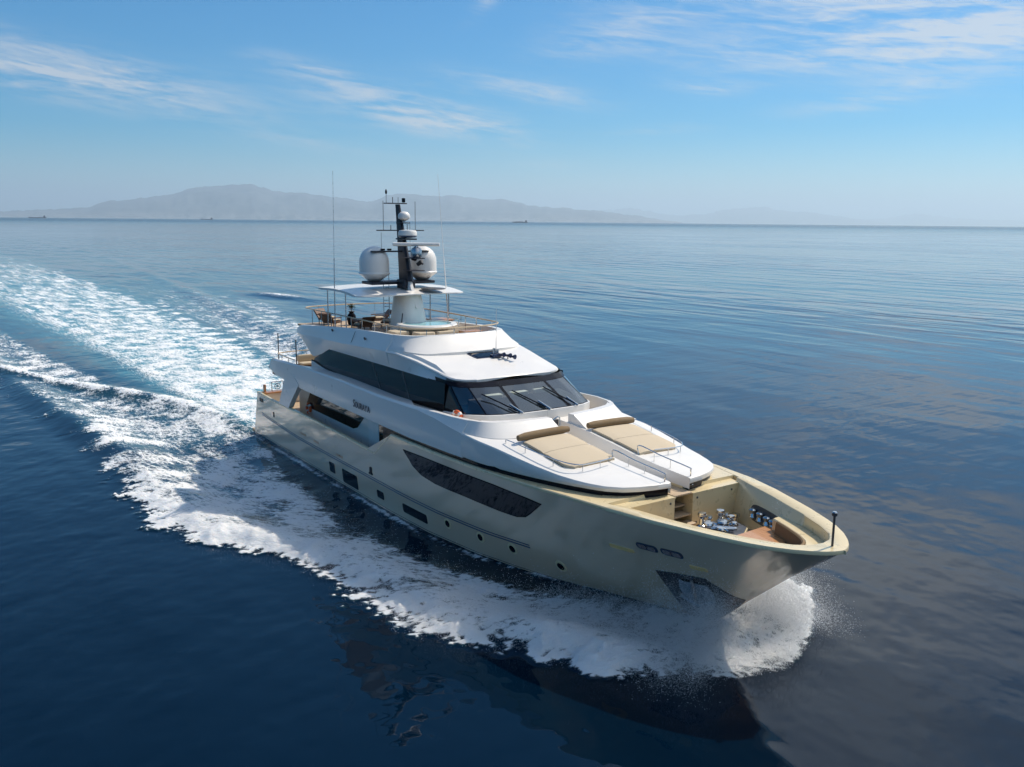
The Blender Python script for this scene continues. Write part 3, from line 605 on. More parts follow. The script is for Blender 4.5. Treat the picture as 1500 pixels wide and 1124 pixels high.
# hardtop: thin, drooping wavy fore edge, hole for the tower
rws = []
for Y in np.linspace(-2.95, 2.95, 25):
    t = Y/2.95; xa = 8.55-.1*(1-t*t); xf = 13.55+.35*(1-t*t)-.4*max(0, abs(t)-.85)/.15; r = []
    for k in range(13):
        u = k/12; X = xa+(xf-xa)*u; z = 9.66+.10*(1-t*t)+.07*math.sin(u*math.pi*1.0)-.16*u**4*(1-.3*t*t)
        r.append((X, Y, z))
    e = [(X, Y, z-(.11 if 0 < i < 12 else .05)) for i, (X, Y, z) in enumerate(r)]
    rws.append(r+e[::-1])
MB().loft(rws, True, True, True).build('hardtop', 'white', YA, angle=40)
MB().lathe([(.55, 0), (.6, .02), (.55, .035), (.02, .03)], (13.5, 1.0, 9.78), 24, sx=1.2).build('hardtop_skylight', 'dash', YA)
for x, y in ((9.0, -2.62), (11.2, -2.62), (9.0, 2.62), (12.3, 2.60), (12.85, 1.2)):
    MB().tube([(x, y, 7.46), (x, y, 9.68)], .032, 8).build('hardtop_post', 'steel', YA)
# lattice ladder by the tower
mb = MB()
for y in (-1.05, -.75):
    mb.tube([(12.2, y, 7.46), (12.2, y, 10.9)], .022, 6)
for k in range(9): mb.tube([(12.2, -1.05, 7.7+.3*k), (12.2, -.75, 7.7+.3*k)], .014, 5)
mb.build('mast_ladder', 'steel', YA)
# dome platform and mast
mb = MB(); mb.box(11.2, 12.4, -1.75, 1.75, 9.98, 10.12, .03); mb.box(12.2, 12.95, -.32, .32, 9.8, 10.22, .03); mb.build('dome_platform', 'mast', YA)
for y in (-1.33, 1.33):
    d = MB().lathe([(.18, .02), (.32, .05), (.73, .36), (.77, .40), (.77, .44), (.735, .48), (.735, .96), (.715, 1.14), (.65, 1.33), (.54, 1.49), (.40, 1.61), (.24, 1.69), (.1, 1.725), (.02, 1.73)], (11.8, y, 10.1), 36).build('satellite_dome', 'white', YA, angle=28)
rws = []
for t in np.linspace(0, 1, 8):
    z = 10.15+3.7*t; xc = 12.72-.88*t; a = .34*(1-t)**1.2+.14; b = .13*(1-t)+.08
    rws.append([(xc-a, -b, z), (xc+a*.8, -b*.7, z), (xc+a, 0, z), (xc+a*.8, b*.7, z), (xc-a, b, z)])
MAST = MB().loft(rws, True, True, True).build('mast', 'mast', YA, angle=20)
def arm(x0, x1, y0, y1, z, w=.12, t=.05): MB().box(min(x0, x1), max(x0, x1), min(y0, y1), max(y0, y1), z-t, z, .015).build('spreader', 'mast', MAST)
arm(11.75, 11.95, -.75, .45, 13.92); arm(12.0, 12.65, -.22, .22, 12.98); arm(12.1, 13.2, -.3, .3, 12.22, t=.07); arm(12.1, 12.3, -1.35, 1.2, 12.62); arm(12.25, 12.45, -1.75, 1.4, 11.62, t=.07); arm(12.6, 14.0, -.28, .28, 11.32, t=.05); arm(12.7, 13.6, -.3, .5, 10.7, t=.04)
MB().lathe([(.05, 0), (.06, .05), (.27, .16), (.30, .25), (.27, .38), (.16, .48), (.02, .51)], (12.45, 0, 13.0), 24).build('small_dome', 'white', MAST)
MB().lathe([(.10, 0), (.42, .03), (.45, .06), (.45, .12)], (12.8, 0, 12.24), 28).build('radar_base', 'navy', MAST)
MB().lathe([(.45, 0), (.45, .16), (.40, .24), (.1, .27), (.02, .27)], (12.8, 0, 12.361), 28).build('radome', 'white', MAST)
MB().lathe([(.22, 0), (.27, .08), (.27, .34), (.2, .46), (.1, .5), (.08, .56)], (13.65, 0, 11.32), 20).build('radar_motor', 'steel', MAST)
ang = R(57); dx, dy = math.cos(ang)*1.13, math.sin(ang)*1.13
MB().tube([(13.65-dx, -dy, 11.95), (13.65-dx*.98, -dy*.98, 11.95), (13.65+dx*.98, dy*.98, 11.95), (13.65+dx, dy, 11.95)], [.05, .085, .085, .05], 8).build('radar_scanner', 'white', MAST)
for x, y, z0, z1, r in ((11.85, -.65, 13.92, 14.35, .012), (11.85, -.3, 13.92, 14.2, .02), (11.85, .0, 13.92, 14.2, .012), (12.2, -1.0, 12.62, 14.0, .014), (12.2, .75, 12.62, 14.0, .014), (12.2, -.6, 12.62, 12.85, .02), (12.35, -1.2, 11.62, 12.5, .01), (12.2, .45, 11.62, 13.0, .01), (12.2, .3, 12.62, 12.9, .02)):
    MB().tube([(x, y, z0), (x, y, z1)], r, 6).build('mast_aerial', 'dash', MAST)
MB().lathe([(.02, 0), (.05, .04), (.055, .11), (.04, .18), (.012, .24)], (11.85, -.65, 14.33), 12).build('wind_sensor', 'mast', MAST)
MB().box(11.78, 11.95, .22, .36, 13.94, 14.16, .03).build('nav_light', 'black', MAST)
for y in (-1.1, -.75): MB().box(12.22, 12.36, y-.1, y+.1, 11.63, 11.72, .02).build('mast_lamp', 'black', MAST)
MB().tube([(13.1, .35, 10.95), (13.25, .5, 11.1), (13.45, .45, 11.0)], [.09, .12, .05], 8).build('search_light', 'dash', MAST)
MB().tube([(12.9, .2, 11.25), (13.1, .25, 11.22)], .1, 8).build('search_light', 'black', MAST)
# hot tub
JX, JY = 14.45, .1
MB().lathe([(1.05, 0), (1.05, .58), (1.1, .60), (1.1, .62)], (JX, JY, 7.46), 40).build('hot_tub', 'beige', YA)
MB().lathe([(1.12, 0), (1.42, .03), (1.46, .08), (1.42, .13), (1.18, .15), (1.12, .06), (1.0, -.02)], (JX, JY, 8.10), 48).build('hot_tub_rim', 'white', YA)
MB().lathe([(1.17, 0), (.02, .004)], (JX, JY, 8.205), 40).build('hot_tub_water', 'pool', YA)
mb = MB().box(JX+.85, JX+1.55, -1.2, -.3, 7.46, 8.0, .06); mb.build('tub_pad', 'beige', YA)
MB().box(JX+.85, JX+1.6, -.2, .75, 7.46, 8.0, .06).build('tub_pad', 'beige', YA)
MB().box(JX-.2, JX+.7, -1.95, -1.2, 7.46, 8.0, .06).build('tub_pad', 'beige', YA)
MB().box(15.9, 16.5, 1.0, 2.0, 7.46, 7.98, .03).build('deck_locker', 'wood', YA)
for y in (1.0, 2.0):
    MB().tube(smooth_path([(14.9, y, 7.46), (14.9, y, 8.4), (15.0, y, 8.5), (15.8, y, 8.5), (15.9, y, 8.4), (15.9, y, 7.46)], 3), .022, 7).build('stair_hoop', 'chrome', YA)
MB().box(12.1, 13.2, 1.35, 2.35, 7.46, 8.12, .04).build('bar_counter', 'white', YA); MB().box(12.05, 13.25, 1.3, 2.4, 8.122, 8.18, .02).build('bar_top', 'wood', YA)
MB().tube(smooth_path([(13.4, -1.9, 7.46), (13.4, -1.9, 8.15), (14.2, -1.9, 8.2), (14.6, -1.4, 8.2), (14.6, -1.4, 7.9)], 3), .02, 6).build('tub_handrail', 'chrome', YA)
MB().tube([(13.9, -1.0, 8.1), (13.5, -.7, 8.65)], .03, 6).build('tub_strut', 'dash', YA)

# ------------------------------------------------------------------ bow gear
mb = MB(); mb.prism([(32.35, -.55), (33.9, -.75), (34.1, .2), (33.4, 1.3), (32.35, 1.5)], 3.03, 3.36); mb.build('windlass_plinth', 'goldin', YA)
mb = MB(); mb.prism([(32.40, -.5), (33.85, -.7), (34.05, .2), (33.38, 1.26), (32.40, 1.45)], 3.362, 3.40); mb.build('windlass_plate', 'darksteel', YA)
for x, y, h, r in ((32.6, .0, .50, .13), (33.2, -.35, .40, .14), (32.7, .75, .48, .13), (33.1, .4, .30, .17), (33.45, -.05, .26, .12), (32.95, -.1, .34, .09), (32.55, .4, .3, .10), (33.0, .95, .34, .1), (32.6, 1.15, .28, .09), (33.3, .75, .24, .09)):
    MB().lathe([(r*1.3, 0), (r*1.25, .06), (r*.7, .1), (r*.6, h*.6), (r*.95, h*.72), (r*1.1, h*.85), (r*.95, h), (.01, h)], (x, y, 3.40), 18).build('windlass_drum', 'chrome', YA)
for a, b in (((32.55, .35, 3.52), (33.6, .15, 3.5)), ((32.85, -.2, 3.5), (33.5, .55, 3.52)), ((32.5, 1.1, 3.5), (33.3, .9, 3.5))):
    MB().tube([a, lerp3(a, b, .5), b], [.05, .09, .05], 8).build('windlass_chain', 'chrome', YA)
MB().box(33.4, 33.9, -.45, .05, 3.402, 3.50, .02).build('windlass_motor', 'navy', YA)
for x, y, z in ((31.95, -.15, 3.03), (32.3, 2.0, 3.03)):
    MB().lathe([(.14, 0), (.13, .04), (.09, .08), (.085, .26), (.13, .30), (.13, .38), (.02, .40)], (x, y, z), 16).build('mooring_bollard', 'chrome', YA)
# fairlead plate on the port bulwark, with its starboard twin
for s in (1, -1):
    rws = []
    for X in np.linspace(32.65, 34.35, 14):
        t = (X-33.5)/.85; h = .26*math.sqrt(max(0, 1-t**6)); a, b = wall_y(X, 3.60-h)-.03, wall_y(X, 3.60+h)-.03
        rws.append([(X, s*(a+.05), 3.60-h), (X, s*a, 3.60-h), (X, s*b, 3.60+h), (X, s*(b+.05), 3.60+h)])
    o = MB().loft(rws, True, True, True).build('hawse_plate', 'darksteel', YA)
    for X in (32.95, 33.35, 33.75, 34.08):
        y = wall_y(X, 3.6)-.12; MB().lathe([(.08, -.16), (.13, -.12), (.09, 0), (.13, .12), (.08, .16)], (X, s*y, 3.60), 14).build('hawse_roller', 'chrome', o)
# teak table on the plinth forward of the windlass
tp = [(34.05, -.85), (34.6, -.78), (35.25, -.35), (35.5, .2), (35.42, .62), (35.1, .95), (34.2, 1.62), (33.95, 1.5)]
MB().prism(tp, 3.50, 3.56).build('bow_table', 'wood', YA)
MB().tube([(34.7, .3, 3.03), (34.7, .3, 3.50)], .1, 10).build('table_pedestal', 'steel', YA)
# bench at the stem with tan back cushion
mb = MB(); mb.prism([(35.2, -.95), (35.8, -.62), (36.1, 0), (35.8, .62), (35.2, .95), (34.6, 1.15), (34.75, .9), (35.3, .62), (35.55, 0), (35.3, -.62), (34.75, -.9), (34.6, -1.15)], 3.2, 3.42)
mb.build('bow_bench', 'rattan', YA)
cu = [(34.3+(x-34.3)*.74, y*.70) for x, y in WELL[3:]]; cu = smooth_path([(x, -y) for x, y in cu]+cu[::-1][1:], 4)[2:-2]; rws = []
for k, (x, y) in enumerate(cu):
    a, b = cu[max(k-1, 0)], cu[min(k+1, len(cu)-1)]; nx_, ny_ = -(b[1]-a[1]), b[0]-a[0]; l = math.hypot(nx_, ny_); nx_, ny_ = nx_/l, ny_/l
    rws.append([(x+nx_*.16, y+ny_*.16, 3.42), (x+nx_*.10, y+ny_*.10, 3.93), (x+nx_*.06, y+ny_*.06, 3.965), (x+nx_*.01, y+ny_*.01, 3.95), (x+nx_*.01, y+ny_*.01, 3.42)])
tag(MB().loft(rws, True, True, True).build('back_cushion', 'tan'), 'curved tan backrest cushion lying against the bow bench', 'cushion')

# anchor in its pocket, starboard and port
for s in (-1, 1):
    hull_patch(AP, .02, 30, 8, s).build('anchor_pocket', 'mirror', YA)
    if s > 0: continue
    A = empty('anchor', (0, 0, 0), label='grey steel plough anchor stowed in the dark pocket low on the yacht bow', cat='anchor')
    def hp(x, z, o): return hullp(x, z, o, s)
    MB().tube([hp(33.55, 2.28, .05), hp(33.5, 2.0, .16), hp(33.42, 1.62, .20)], [.05, .07, .07], 8).build('shank', 'steel', A)
    g = lambda z, xs, os: [hp(x, z, o) for x, o in zip(xs, os)]
    fl = [g(2.18, (33.12, 33.3, 33.5, 33.75, 33.95), (.04, .07, .05, .07, .04)), g(1.86, (33.0, 33.22, 33.48, 33.75, 34.0), (.06, .12, .10, .12, .06)), g(1.55, (32.98, 33.2, 33.42, 33.66, 33.9), (.07, .17, .24, .17, .07)), g(1.2, (33.0, 33.15, 33.32, 33.5, 33.68), (.06, .14, .2, .14, .06)), g(.8, (33.05, 33.13, 33.2, 33.28, 33.36), (.04, .07, .1, .07, .04))]
    MB().loft(fl).build('fluke', 'anchor', A, angle=20)
    MB().tube([hp(32.98, 1.62, .16), hp(33.43, 1.5, .30), hp(33.92, 1.62, .16)], .05, 7).build('crown', 'anchor', A)

# ------------------------------------------------------------------ name on the band
M['letter'] = mat('navy lettering', (0.015, 0.02, 0.04), 0.3)
x = 14.48
for ch in 'SOURAYA':
    cu = bpy.data.curves.new('letter', 'FONT'); cu.body = ch; cu.size = .50 if ch == 'S' and x < 14.6 else .40; cu.extrude = .008
    to = bpy.data.objects.new('name_letter', cu); COL.objects.link(to); bpy.context.view_layer.update()
    wdt = max(v[0] for v in to.bound_box)-min(v[0] for v in to.bound_box)
    me = bpy.data.meshes.new_from_object(to); bpy.data.objects.remove(to); me.materials.clear(); me.materials.append(M['letter'])
    o = bpy.data.objects.new('name_letter', me); COL.objects.link(o); o.parent = YA; o.location = (x, -3.852, 4.60); o.rotation_euler = (R(90), 0, 0); o.scale = (.9, 1, 1)
    x += wdt*.9+.035

# ------------------------------------------------------------------ loose things on deck
for s in (-1, 1):
    P = empty('sun_pad', (27.6, s*1.6, 5.2), label='beige sun pad with tan bolster on the %s half of the white coachroof' % ('starboard' if s < 0 else 'port'), cat='sun pad', group='sun pads on the coachroof')
    yo, yi = 2.62, .60
    def pad(x0, x1, yb, ya, h0, h1):
        rw = []
        for X in np.linspace(x0, x1, 8):
            r = []
            yo_ = yb-ip(X, [(28.6, 0), (28.85, .08), (28.98, .25)])
            for k in range(9):
                y = ya+(yo_-ya)*k/8; e = h1-.03*(k in (0, 8)); r.append((X-27.6, s*(y-1.6), roofz(X, y)+e-5.2-.03*(X == x0 or X == x1)))
            rw.append([(X-27.6, s*(ya-1.6), roofz(X, ya)+h0-5.2)]+r+[(X-27.6, s*(yo_-1.6), roofz(X, yo_)+h0-5.2)])
        return MB().loft(rw, False, True, True)
    pad(26.3, 27.55, yo, yi, 0, .13).build('mattress', 'beige', P); pad(27.57, 28.98, yo, yi, 0, .13).build('mattress', 'beige', P)
    pad(26.25, 29.03, yo+.03, yi-.03, -.01, .03).build('mattress_edge', 'tan', P)
    MB().tube([(26.2-27.6, s*(y-1.6), roofz(26.2, y)+.2-5.2) for y in np.linspace(.48, 2.78, 8)], [.11]+[.15]*6+[.11], 12).build('bolster', 'tan', P)
def lifebuoy(loc, rot, label):
    o = empty('lifebuoy', loc, label=label, cat='lifebuoy', group='orange lifebuoys hung on the yacht'); o.rotation_euler = rot
    MB().tube([(.24*math.cos(t), .24*math.sin(t), 0) for t in np.linspace(0, 2*math.pi, 24, endpoint=False)], .075, 10, True).build('ring', 'orange', o)
    for k in range(4):
        t = R(45+90*k); c = (.24*math.cos(t), .24*math.sin(t)); d = (-math.sin(t)*.06, math.cos(t)*.06)
        MB().tube([(c[0]-d[0], c[1]-d[1], 0), (c[0]+d[0], c[1]+d[1], 0)], .082, 10).build('band', 'whitem', o)
    return o
lifebuoy((22.55, -3.12, 5.50), (R(90), 0, R(8)), 'orange lifebuoy hung on the white wheelhouse side behind the bulwark')
lifebuoy((6.75, -2.94, 3.0), (R(90), 0, 0), 'orange lifebuoy hung on the saloon wall near the stern')
def deck_chair(loc, rz, label):
    o = empty('lounge_chair', loc, rz, label=label, cat='deck chair', group='brown lounge chairs on the flybridge')
    MB().box(-.35, .45, -.36, .36, .26, .36, .03).build('seat', 'rattan', o)
    MB().loft([[(-.32, y, .34), (-.70, y, .78), (-.62, y, .82), (-.24, y, .36)] for y in (-.36, .36)], True, True, True).build('backrest', 'rattan', o)
    MB().box(-.25, .42, -.31, .31, .361, .45, .04).build('cushion', 'beige', o)
    for a in (-.28, .38):
        for b in (-.31, .31): MB().tube([(a, b, 0), (a, b, .27)], .025, 6).build('leg', 'rattan', o)
    for b in (-.38, .38): MB().box(-.4, .35, b-.035, b+.035, .52, .57, .02).build('armrest', 'rattan', o)
    return o
Zf = 7.46
deck_chair((6.3, -1.55, Zf), R(20), 'brown rattan lounge chair at the after corner of the flybridge')
deck_chair((7.9, -1.95, Zf), R(120), 'brown rattan lounge chair beside the starboard flybridge rail under the hardtop')
deck_chair((8.0, .75, Zf), R(-100), 'brown rattan lounge chair just port of the potted plant')
deck_chair((9.6, .65, Zf), R(200), 'brown rattan lounge chair facing the plant under the hardtop')
deck_chair((10.3, -1.3, Zf), R(185), 'brown rattan lounge chair nearest the white mast tower')
T = empty('coffee_table', (8.9, -.75, Zf), label='low dark wooden coffee table among the flybridge lounge chairs', cat='table')
MB().box(-.5, .5, -.4, .4, .42, .48, .02).build('tabletop', 'rattan', T)
for a in (-.42, .42):
    for b in (-.32, .32): MB().tube([(a, b, 0), (a, b, .42)], .03, 6).build('leg', 'rattan', T)
PT = empty('potted_plant', (7.3, -.55, Zf), label='small bushy dark plant in a tall black urn on the flybridge', cat='plant')
MB().lathe([(.16, 0), (.2, .05), (.26, .32), (.22, .55), (.12, .66), (.17, .74), (.15, .76)], (0, 0, 0), 18).build('urn', 'black', PT)
mb = MB()
for k in range(150):
    d = RNG.normal(size=3); d /= np.linalg.norm(d); c = np.array([0, 0, 1.02])+d*RNG.uniform(.05, .26)*np.array([1, 1, .9]); a = RNG.normal(size=3); a /= np.linalg.norm(a); b = np.cross(d, a)
    mb.add([c-a*.05, c+b*.02, c+a*.06, c-b*.02], [(0, 1, 2, 3)])
mb.build('foliage', 'leaf', PT, smooth=False); MB().tube([(0, 0, .7), (0, 0, 1.0)], .02, 6).build('stem', 'rattan', PT)
def sofa(loc, rz, L, label):
    o = empty('deck_sofa', loc, rz, label=label, cat='sofa', group='beige sofas on the after upper deck')
    MB().box(-.4, .4, -L/2, L/2, 0, .32, .03).build('base', 'rattan', o); MB().box(-.36, .4, -L/2+.05, L/2-.05, .321, .46, .05).build('seat_cushion', 'beige', o)
    MB().box(-.42, -.2, -L/2+.02, L/2-.02, .462, .85, .06).build('back_cushion', 'beige', o); return o
sofa((3.9, 0, 4.62), 0, 4.6, 'long beige sofa along the after rail of the upper deck')
sofa((5.6, 2.6, 4.62), R(-90), 2.4, 'short beige sofa along the port side of the after upper deck')
DT = empty('dining_table', (5.8, 0, 4.62), label='round dark table before the sofa on the after upper deck', cat='table')
MB().lathe([(.7, 0), (.72, .02), (.7, .05), (.01, .05)], (0, 0, .68), 28).build('tabletop', 'wood', DT); MB().lathe([(.3, 0), (.08, .05), (.06, .68)], (0, 0, 0), 14).build('pedestal', 'steel', DT)
# stern gate with its round ornament, between gold posts
G = MB().tube([(.95, -2.9, 2.95), (.95, -2.9, 3.55), (.95, -2.2, 3.55), (.95, -2.2, 2.95)], .03, 6).build('stern_gate', 'navy', YA)
MB().tube([(.95, -2.55+.18*math.cos(t), 3.27+.18*math.sin(t)) for t in np.linspace(0, 6.283, 20, endpoint=False)], .018, 6, True).build('ornament', 'navy', G)
mb = MB()
for k in range(4): mb.tube([(.95, -2.55-.16*math.cos(R(45*k)), 3.27-.16*math.sin(R(45*k))), (.95, -2.55+.16*math.cos(R(45*k)), 3.27+.16*math.sin(R(45*k)))], .012, 5)
mb.build('ornament', 'navy', G)
for y in (-3.35, -1.9): MB().box(.85, 1.1, y-.06, y+.06, 3.02, 3.45, .03).build('gate_post', 'wood', YA)

# ------------------------------------------------------------------ the sea: one sheet, finer round the yacht
def spaced(lo, hi, h0, far_lo, far_hi, g=1.07):
    c = list(np.arange(lo, hi+h0*.5, h0)); a = []; x, h = lo, h0
    while x > far_lo: h *= g; x -= h; a.append(x)
    b = []; x, h = c[-1], h0
    while x < far_hi: h *= g; x += h; b.append(x)
    return np.array(a[::-1]+c+b)
GX = spaced(-40, 44, .13, -17000, 17000, 1.045); GY = spaced(-19, 17, .13, -17000, 17000, 1.05)
def fft_noise(n, slope, seed, lo=1):
    r = np.random.default_rng(seed); k = np.fft.fftfreq(n)*n; kx, ky = np.meshgrid(k, k, indexing='ij'); kk = np.hypot(kx, ky); kk[0, 0] = 1
    a = kk**(-slope); a[kk < lo] = 0; f = np.fft.ifft2(np.fft.fft2(r.normal(size=(n, n)))*a).real; return f/f.std()
NA, NB_ = fft_noise(1024, 1.5, 3, 6), fft_noise(1024, 1.15, 5, 20)
def samp(N, X, Y, size):
    n = N.shape[0]; u = (X/size % 1)*n; v = (Y/size % 1)*n; i = np.floor(u).astype(int); j = np.floor(v).astype(int); fu, fv = u-i, v-j
    i %= n; j %= n; i2, j2 = (i+1) % n, (j+1) % n
    return N[i, j]*(1-fu)*(1-fv)+N[i2, j]*fu*(1-fv)+N[i, j2]*(1-fu)*fv+N[i2, j2]*fu*fv
OUT = [(-300, 42), (-120, 25), (-60, 18.5), (-29, 15), (-10, 13.2), (0, 12.3), (8, 12.2), (13, 12.2), (16.5, 10.8), (19.5, 9.0), (24, 8.2), (27.5, 8.0), (29.2, 7.2), (31, 6.0), (32.6, 5.2), (34, 3.8), (35, 2.7), (35.8, 1.3), (36.2, 0.1)]
def tab(X, t): return np.interp(X, [a for a, _ in t], [b for _, b in t])
def sst(a, b, x): t = np.clip((x-a)/(b-a), 0, 1); return t*t*(3-2*t)
def wl(X): return np.where((X > -.4) & (X < 33.2), tab(X, [(0, 3.62)]+BL[1:]), 0.0)
def sea_fields(X, Y):
    big = samp(NA, X, Y, 34.0); sm = samp(NB_, X+7, Y+3, 11.0); A = np.abs(Y)
    near = np.exp(-np.maximum(np.hypot(np.maximum(np.abs(X)-45, 0), np.maximum(A-30, 0)), 0)/60)
    out = tab(X, OUT)+(.35*big+.18*sm)*np.clip((37-X)/4, .15, 1); d = out-A; hull = wl(X); dh = A-hull
    ds = tab(X, OUT)-A+.12*big*sst(-2, 12, X); ahead = sst(36.5, 35.6, X+.25*big+.15*sm)
    # bow wave arms
    core = tab(X, [(-60, .0), (-35, .0), (-12, .12), (-2, .35), (6, .60), (14, .64), (22, .61), (29, .62), (33, .68), (36, .64)])
    edge = tab(X, [(-60, .1), (-35, .38), (-15, .16), (-4, .12), (2, .55), (9, .68), (13, .82), (18, .9), (30, .90), (33, .84), (36, .68)])
    wid = tab(X, [(-60, 1.2), (0, 1.6), (20, 1.3), (36, 1.6)])
    f = core*sst(-.3, .3, d)+(edge-core).clip(0)*np.exp(-np.maximum(d-.2, 0)/wid)*sst(-.4, .0, d)
    gap = tab(X, [(-2, .0), (4, .4), (9, 1.3), (16, 1.8), (20, 1.8), (24, 1.4), (27, .9), (30, .4), (32, .1), (34, .0)])
    f = f*(1-.80*sst(gap*1.35+.2, gap*.5, dh)*(X > -2)*(X < 34)); f = np.maximum(f, .62*np.exp(-(dh/.22)**2)*(X > -1)*(X < 31))
    ua, uc = -X*.5+A*.86, X*.86+A*.5; ripp = samp(NB_, ua*.30, uc*1.0+np.sign(Y)*3.3, 9.0)+.7*samp(NA, ua*.5, uc*.9+np.sign(Y)*5, 16.0)
    f = f+.085*ripp*sst(8, 24, X)*np.clip(f*2.5, 0, 1); f *= ahead
    # wake behind the transom
    hw = tab(X, [(-300, 15), (-200, 13.5), (-90, 12.5), (-45, 9.5), (-20, 7.0), (-6, 5.0), (0, 3.7), (1, 3.0)]); yc = tab(X, [(-300, 1), (-40, 2.0), (-10, .6), (0, 0)])
    q = np.abs(Y-yc-.8*big*np.clip(-X/60, 0, 1))/hw
    wk = sst(1.12, .55, q)*sst(.6, -.8, X)*tab(X, [(-400, .0), (-260, .33), (-160, .45), (-80, .52), (-40, .56), (-15, .64), (-5, .74), (0, .85)])
    aer = sst(1.25, .35, q)*sst(.6, -2, X)*tab(X, [(-400, .0), (-250, .35), (-100, .7), (-40, .9), (0, .8)])
    # quarter wave rolling off the stern
    qy = tab(X, [(-80, 27), (-34, 14), (-19.5, 7.6), (-13, 5.0), (-4, 3.6), (0, 3.3)]); qd = A-qy
    qs = np.exp(-(qd/1.1)**2)*sst(.5, -3, X)*tab(X, [(-110, 0), (-70, .35), (-38, .85), (-6, .8), (0, .4)]); st = (Y < 0)
    mid = sst(qy-1, qy+1.0, A)*sst(out-.3, out-1.6, A)*sst(3, -4, X)*tab(X, [(-90, .0), (-50, .18), (-30, .30), (-12, .50), (-2, .60), (3, .5)])
    inner = sst(hw*.9, hw*1.1, A)*sst(qy+.5, qy-.5, A)*sst(0, -4, X)*tab(X, [(-220, .0), (-90, .36), (-40, .48), (-10, .6)])
    f = np.maximum.reduce([f, wk, qs*.80, mid, inner]); f = f+(.10*big+.06*sm)*np.clip(f*2, 0, 1)
    aer = np.maximum(aer, .35*np.maximum(mid, inner)); aer = np.maximum(aer, .16*sst(.3, .7, f)*(X > -6))
    # heights
    hs = tab(X, [(-1, .1), (12, .18), (22, .28), (27, .45), (30, .75), (33, .75), (34.3, .6), (35, .25), (36, 0)]); hr = tab(X, [(-60, .2), (-20, .4), (0, .42), (12, .42), (20, .40), (27, .50), (31, .66), (33.5, .50), (35, .2), (36.2, .0)])
    z = hs*np.exp(-np.maximum(dh, 0)/.7)*(X > -.5)*ahead
    z = z+hr*np.exp(-((ds-1.3)/tab(X, [(-60, 2.6), (0, 2.2), (14, 1.5), (36, 1.3)]))**2)*sst(-.9, 1.3, ds)*ahead
    z = z+.5*qs*near-.25*np.exp(-((ds-4)/2.0)**2)*(X < 12)*near
    z = z+.35*np.exp(-((X+5)/5)**2)*sst(1, .3, q)
    z = z+np.clip(f-.1*(X < 0), 0, 1)*(.05*big+.03*sm)*(.4+.6*near)*tab(X, [(-60, .9), (15, .9), (26, 1.1), (34, 1.3)])
    z = z*(1-.9*sst(33.9, 35.4, X))
    z = z+near*.012*samp(NA, X*.5+Y*.2, Y*.45, 60.0)*(1-np.clip(f, 0, 1))
    ins = (X > 1) & (X < 30) & (A < hull-.35); z = np.where(ins, -.3, z)
    return z, np.clip(f, 0, 1.15), np.clip(aer, 0, 1)
XX, YY = np.meshgrid(GX, GY, indexing='ij'); Z, FO, AE = sea_fields(XX, YY)
# a small breaking crest on the far side of the wake
pc = np.exp(-(((XX+96)/9)**2+((YY-33-.25*(XX+96))/2.2)**2)); Z += .5*pc; FO = np.maximum(FO, .62*pc*(XX > -100))
far = np.hypot(XX, YY) > 600; Z[far] = 0; FO[far] = 0; AE[far] = 0
nx, ny = XX.shape; co = np.stack([XX, YY, Z], -1).reshape(-1, 3).astype(np.float32)
idx = np.arange(nx*ny).reshape(nx, ny); q = np.stack([idx[:-1, :-1], idx[1:, :-1], idx[1:, 1:], idx[:-1, 1:]], -1).reshape(-1, 4).astype(np.int32)
def fast_mesh(name, co, faces, m):
    me = bpy.data.meshes.new(name); k = faces.shape[1]; nf = len(faces)
    me.vertices.add(len(co)); me.vertices.foreach_set('co', co.astype(np.float32).ravel()); me.loops.add(nf*k); me.loops.foreach_set('vertex_index', faces.astype(np.int32).ravel())
    me.polygons.add(nf); me.polygons.foreach_set('loop_start', np.arange(0, nf*k, k, dtype=np.int32)); me.polygons.foreach_set('use_smooth', np.ones(nf, bool))
    me.update(calc_edges=True); me.materials.append(m); o = bpy.data.objects.new(name, me); COL.objects.link(o); return o
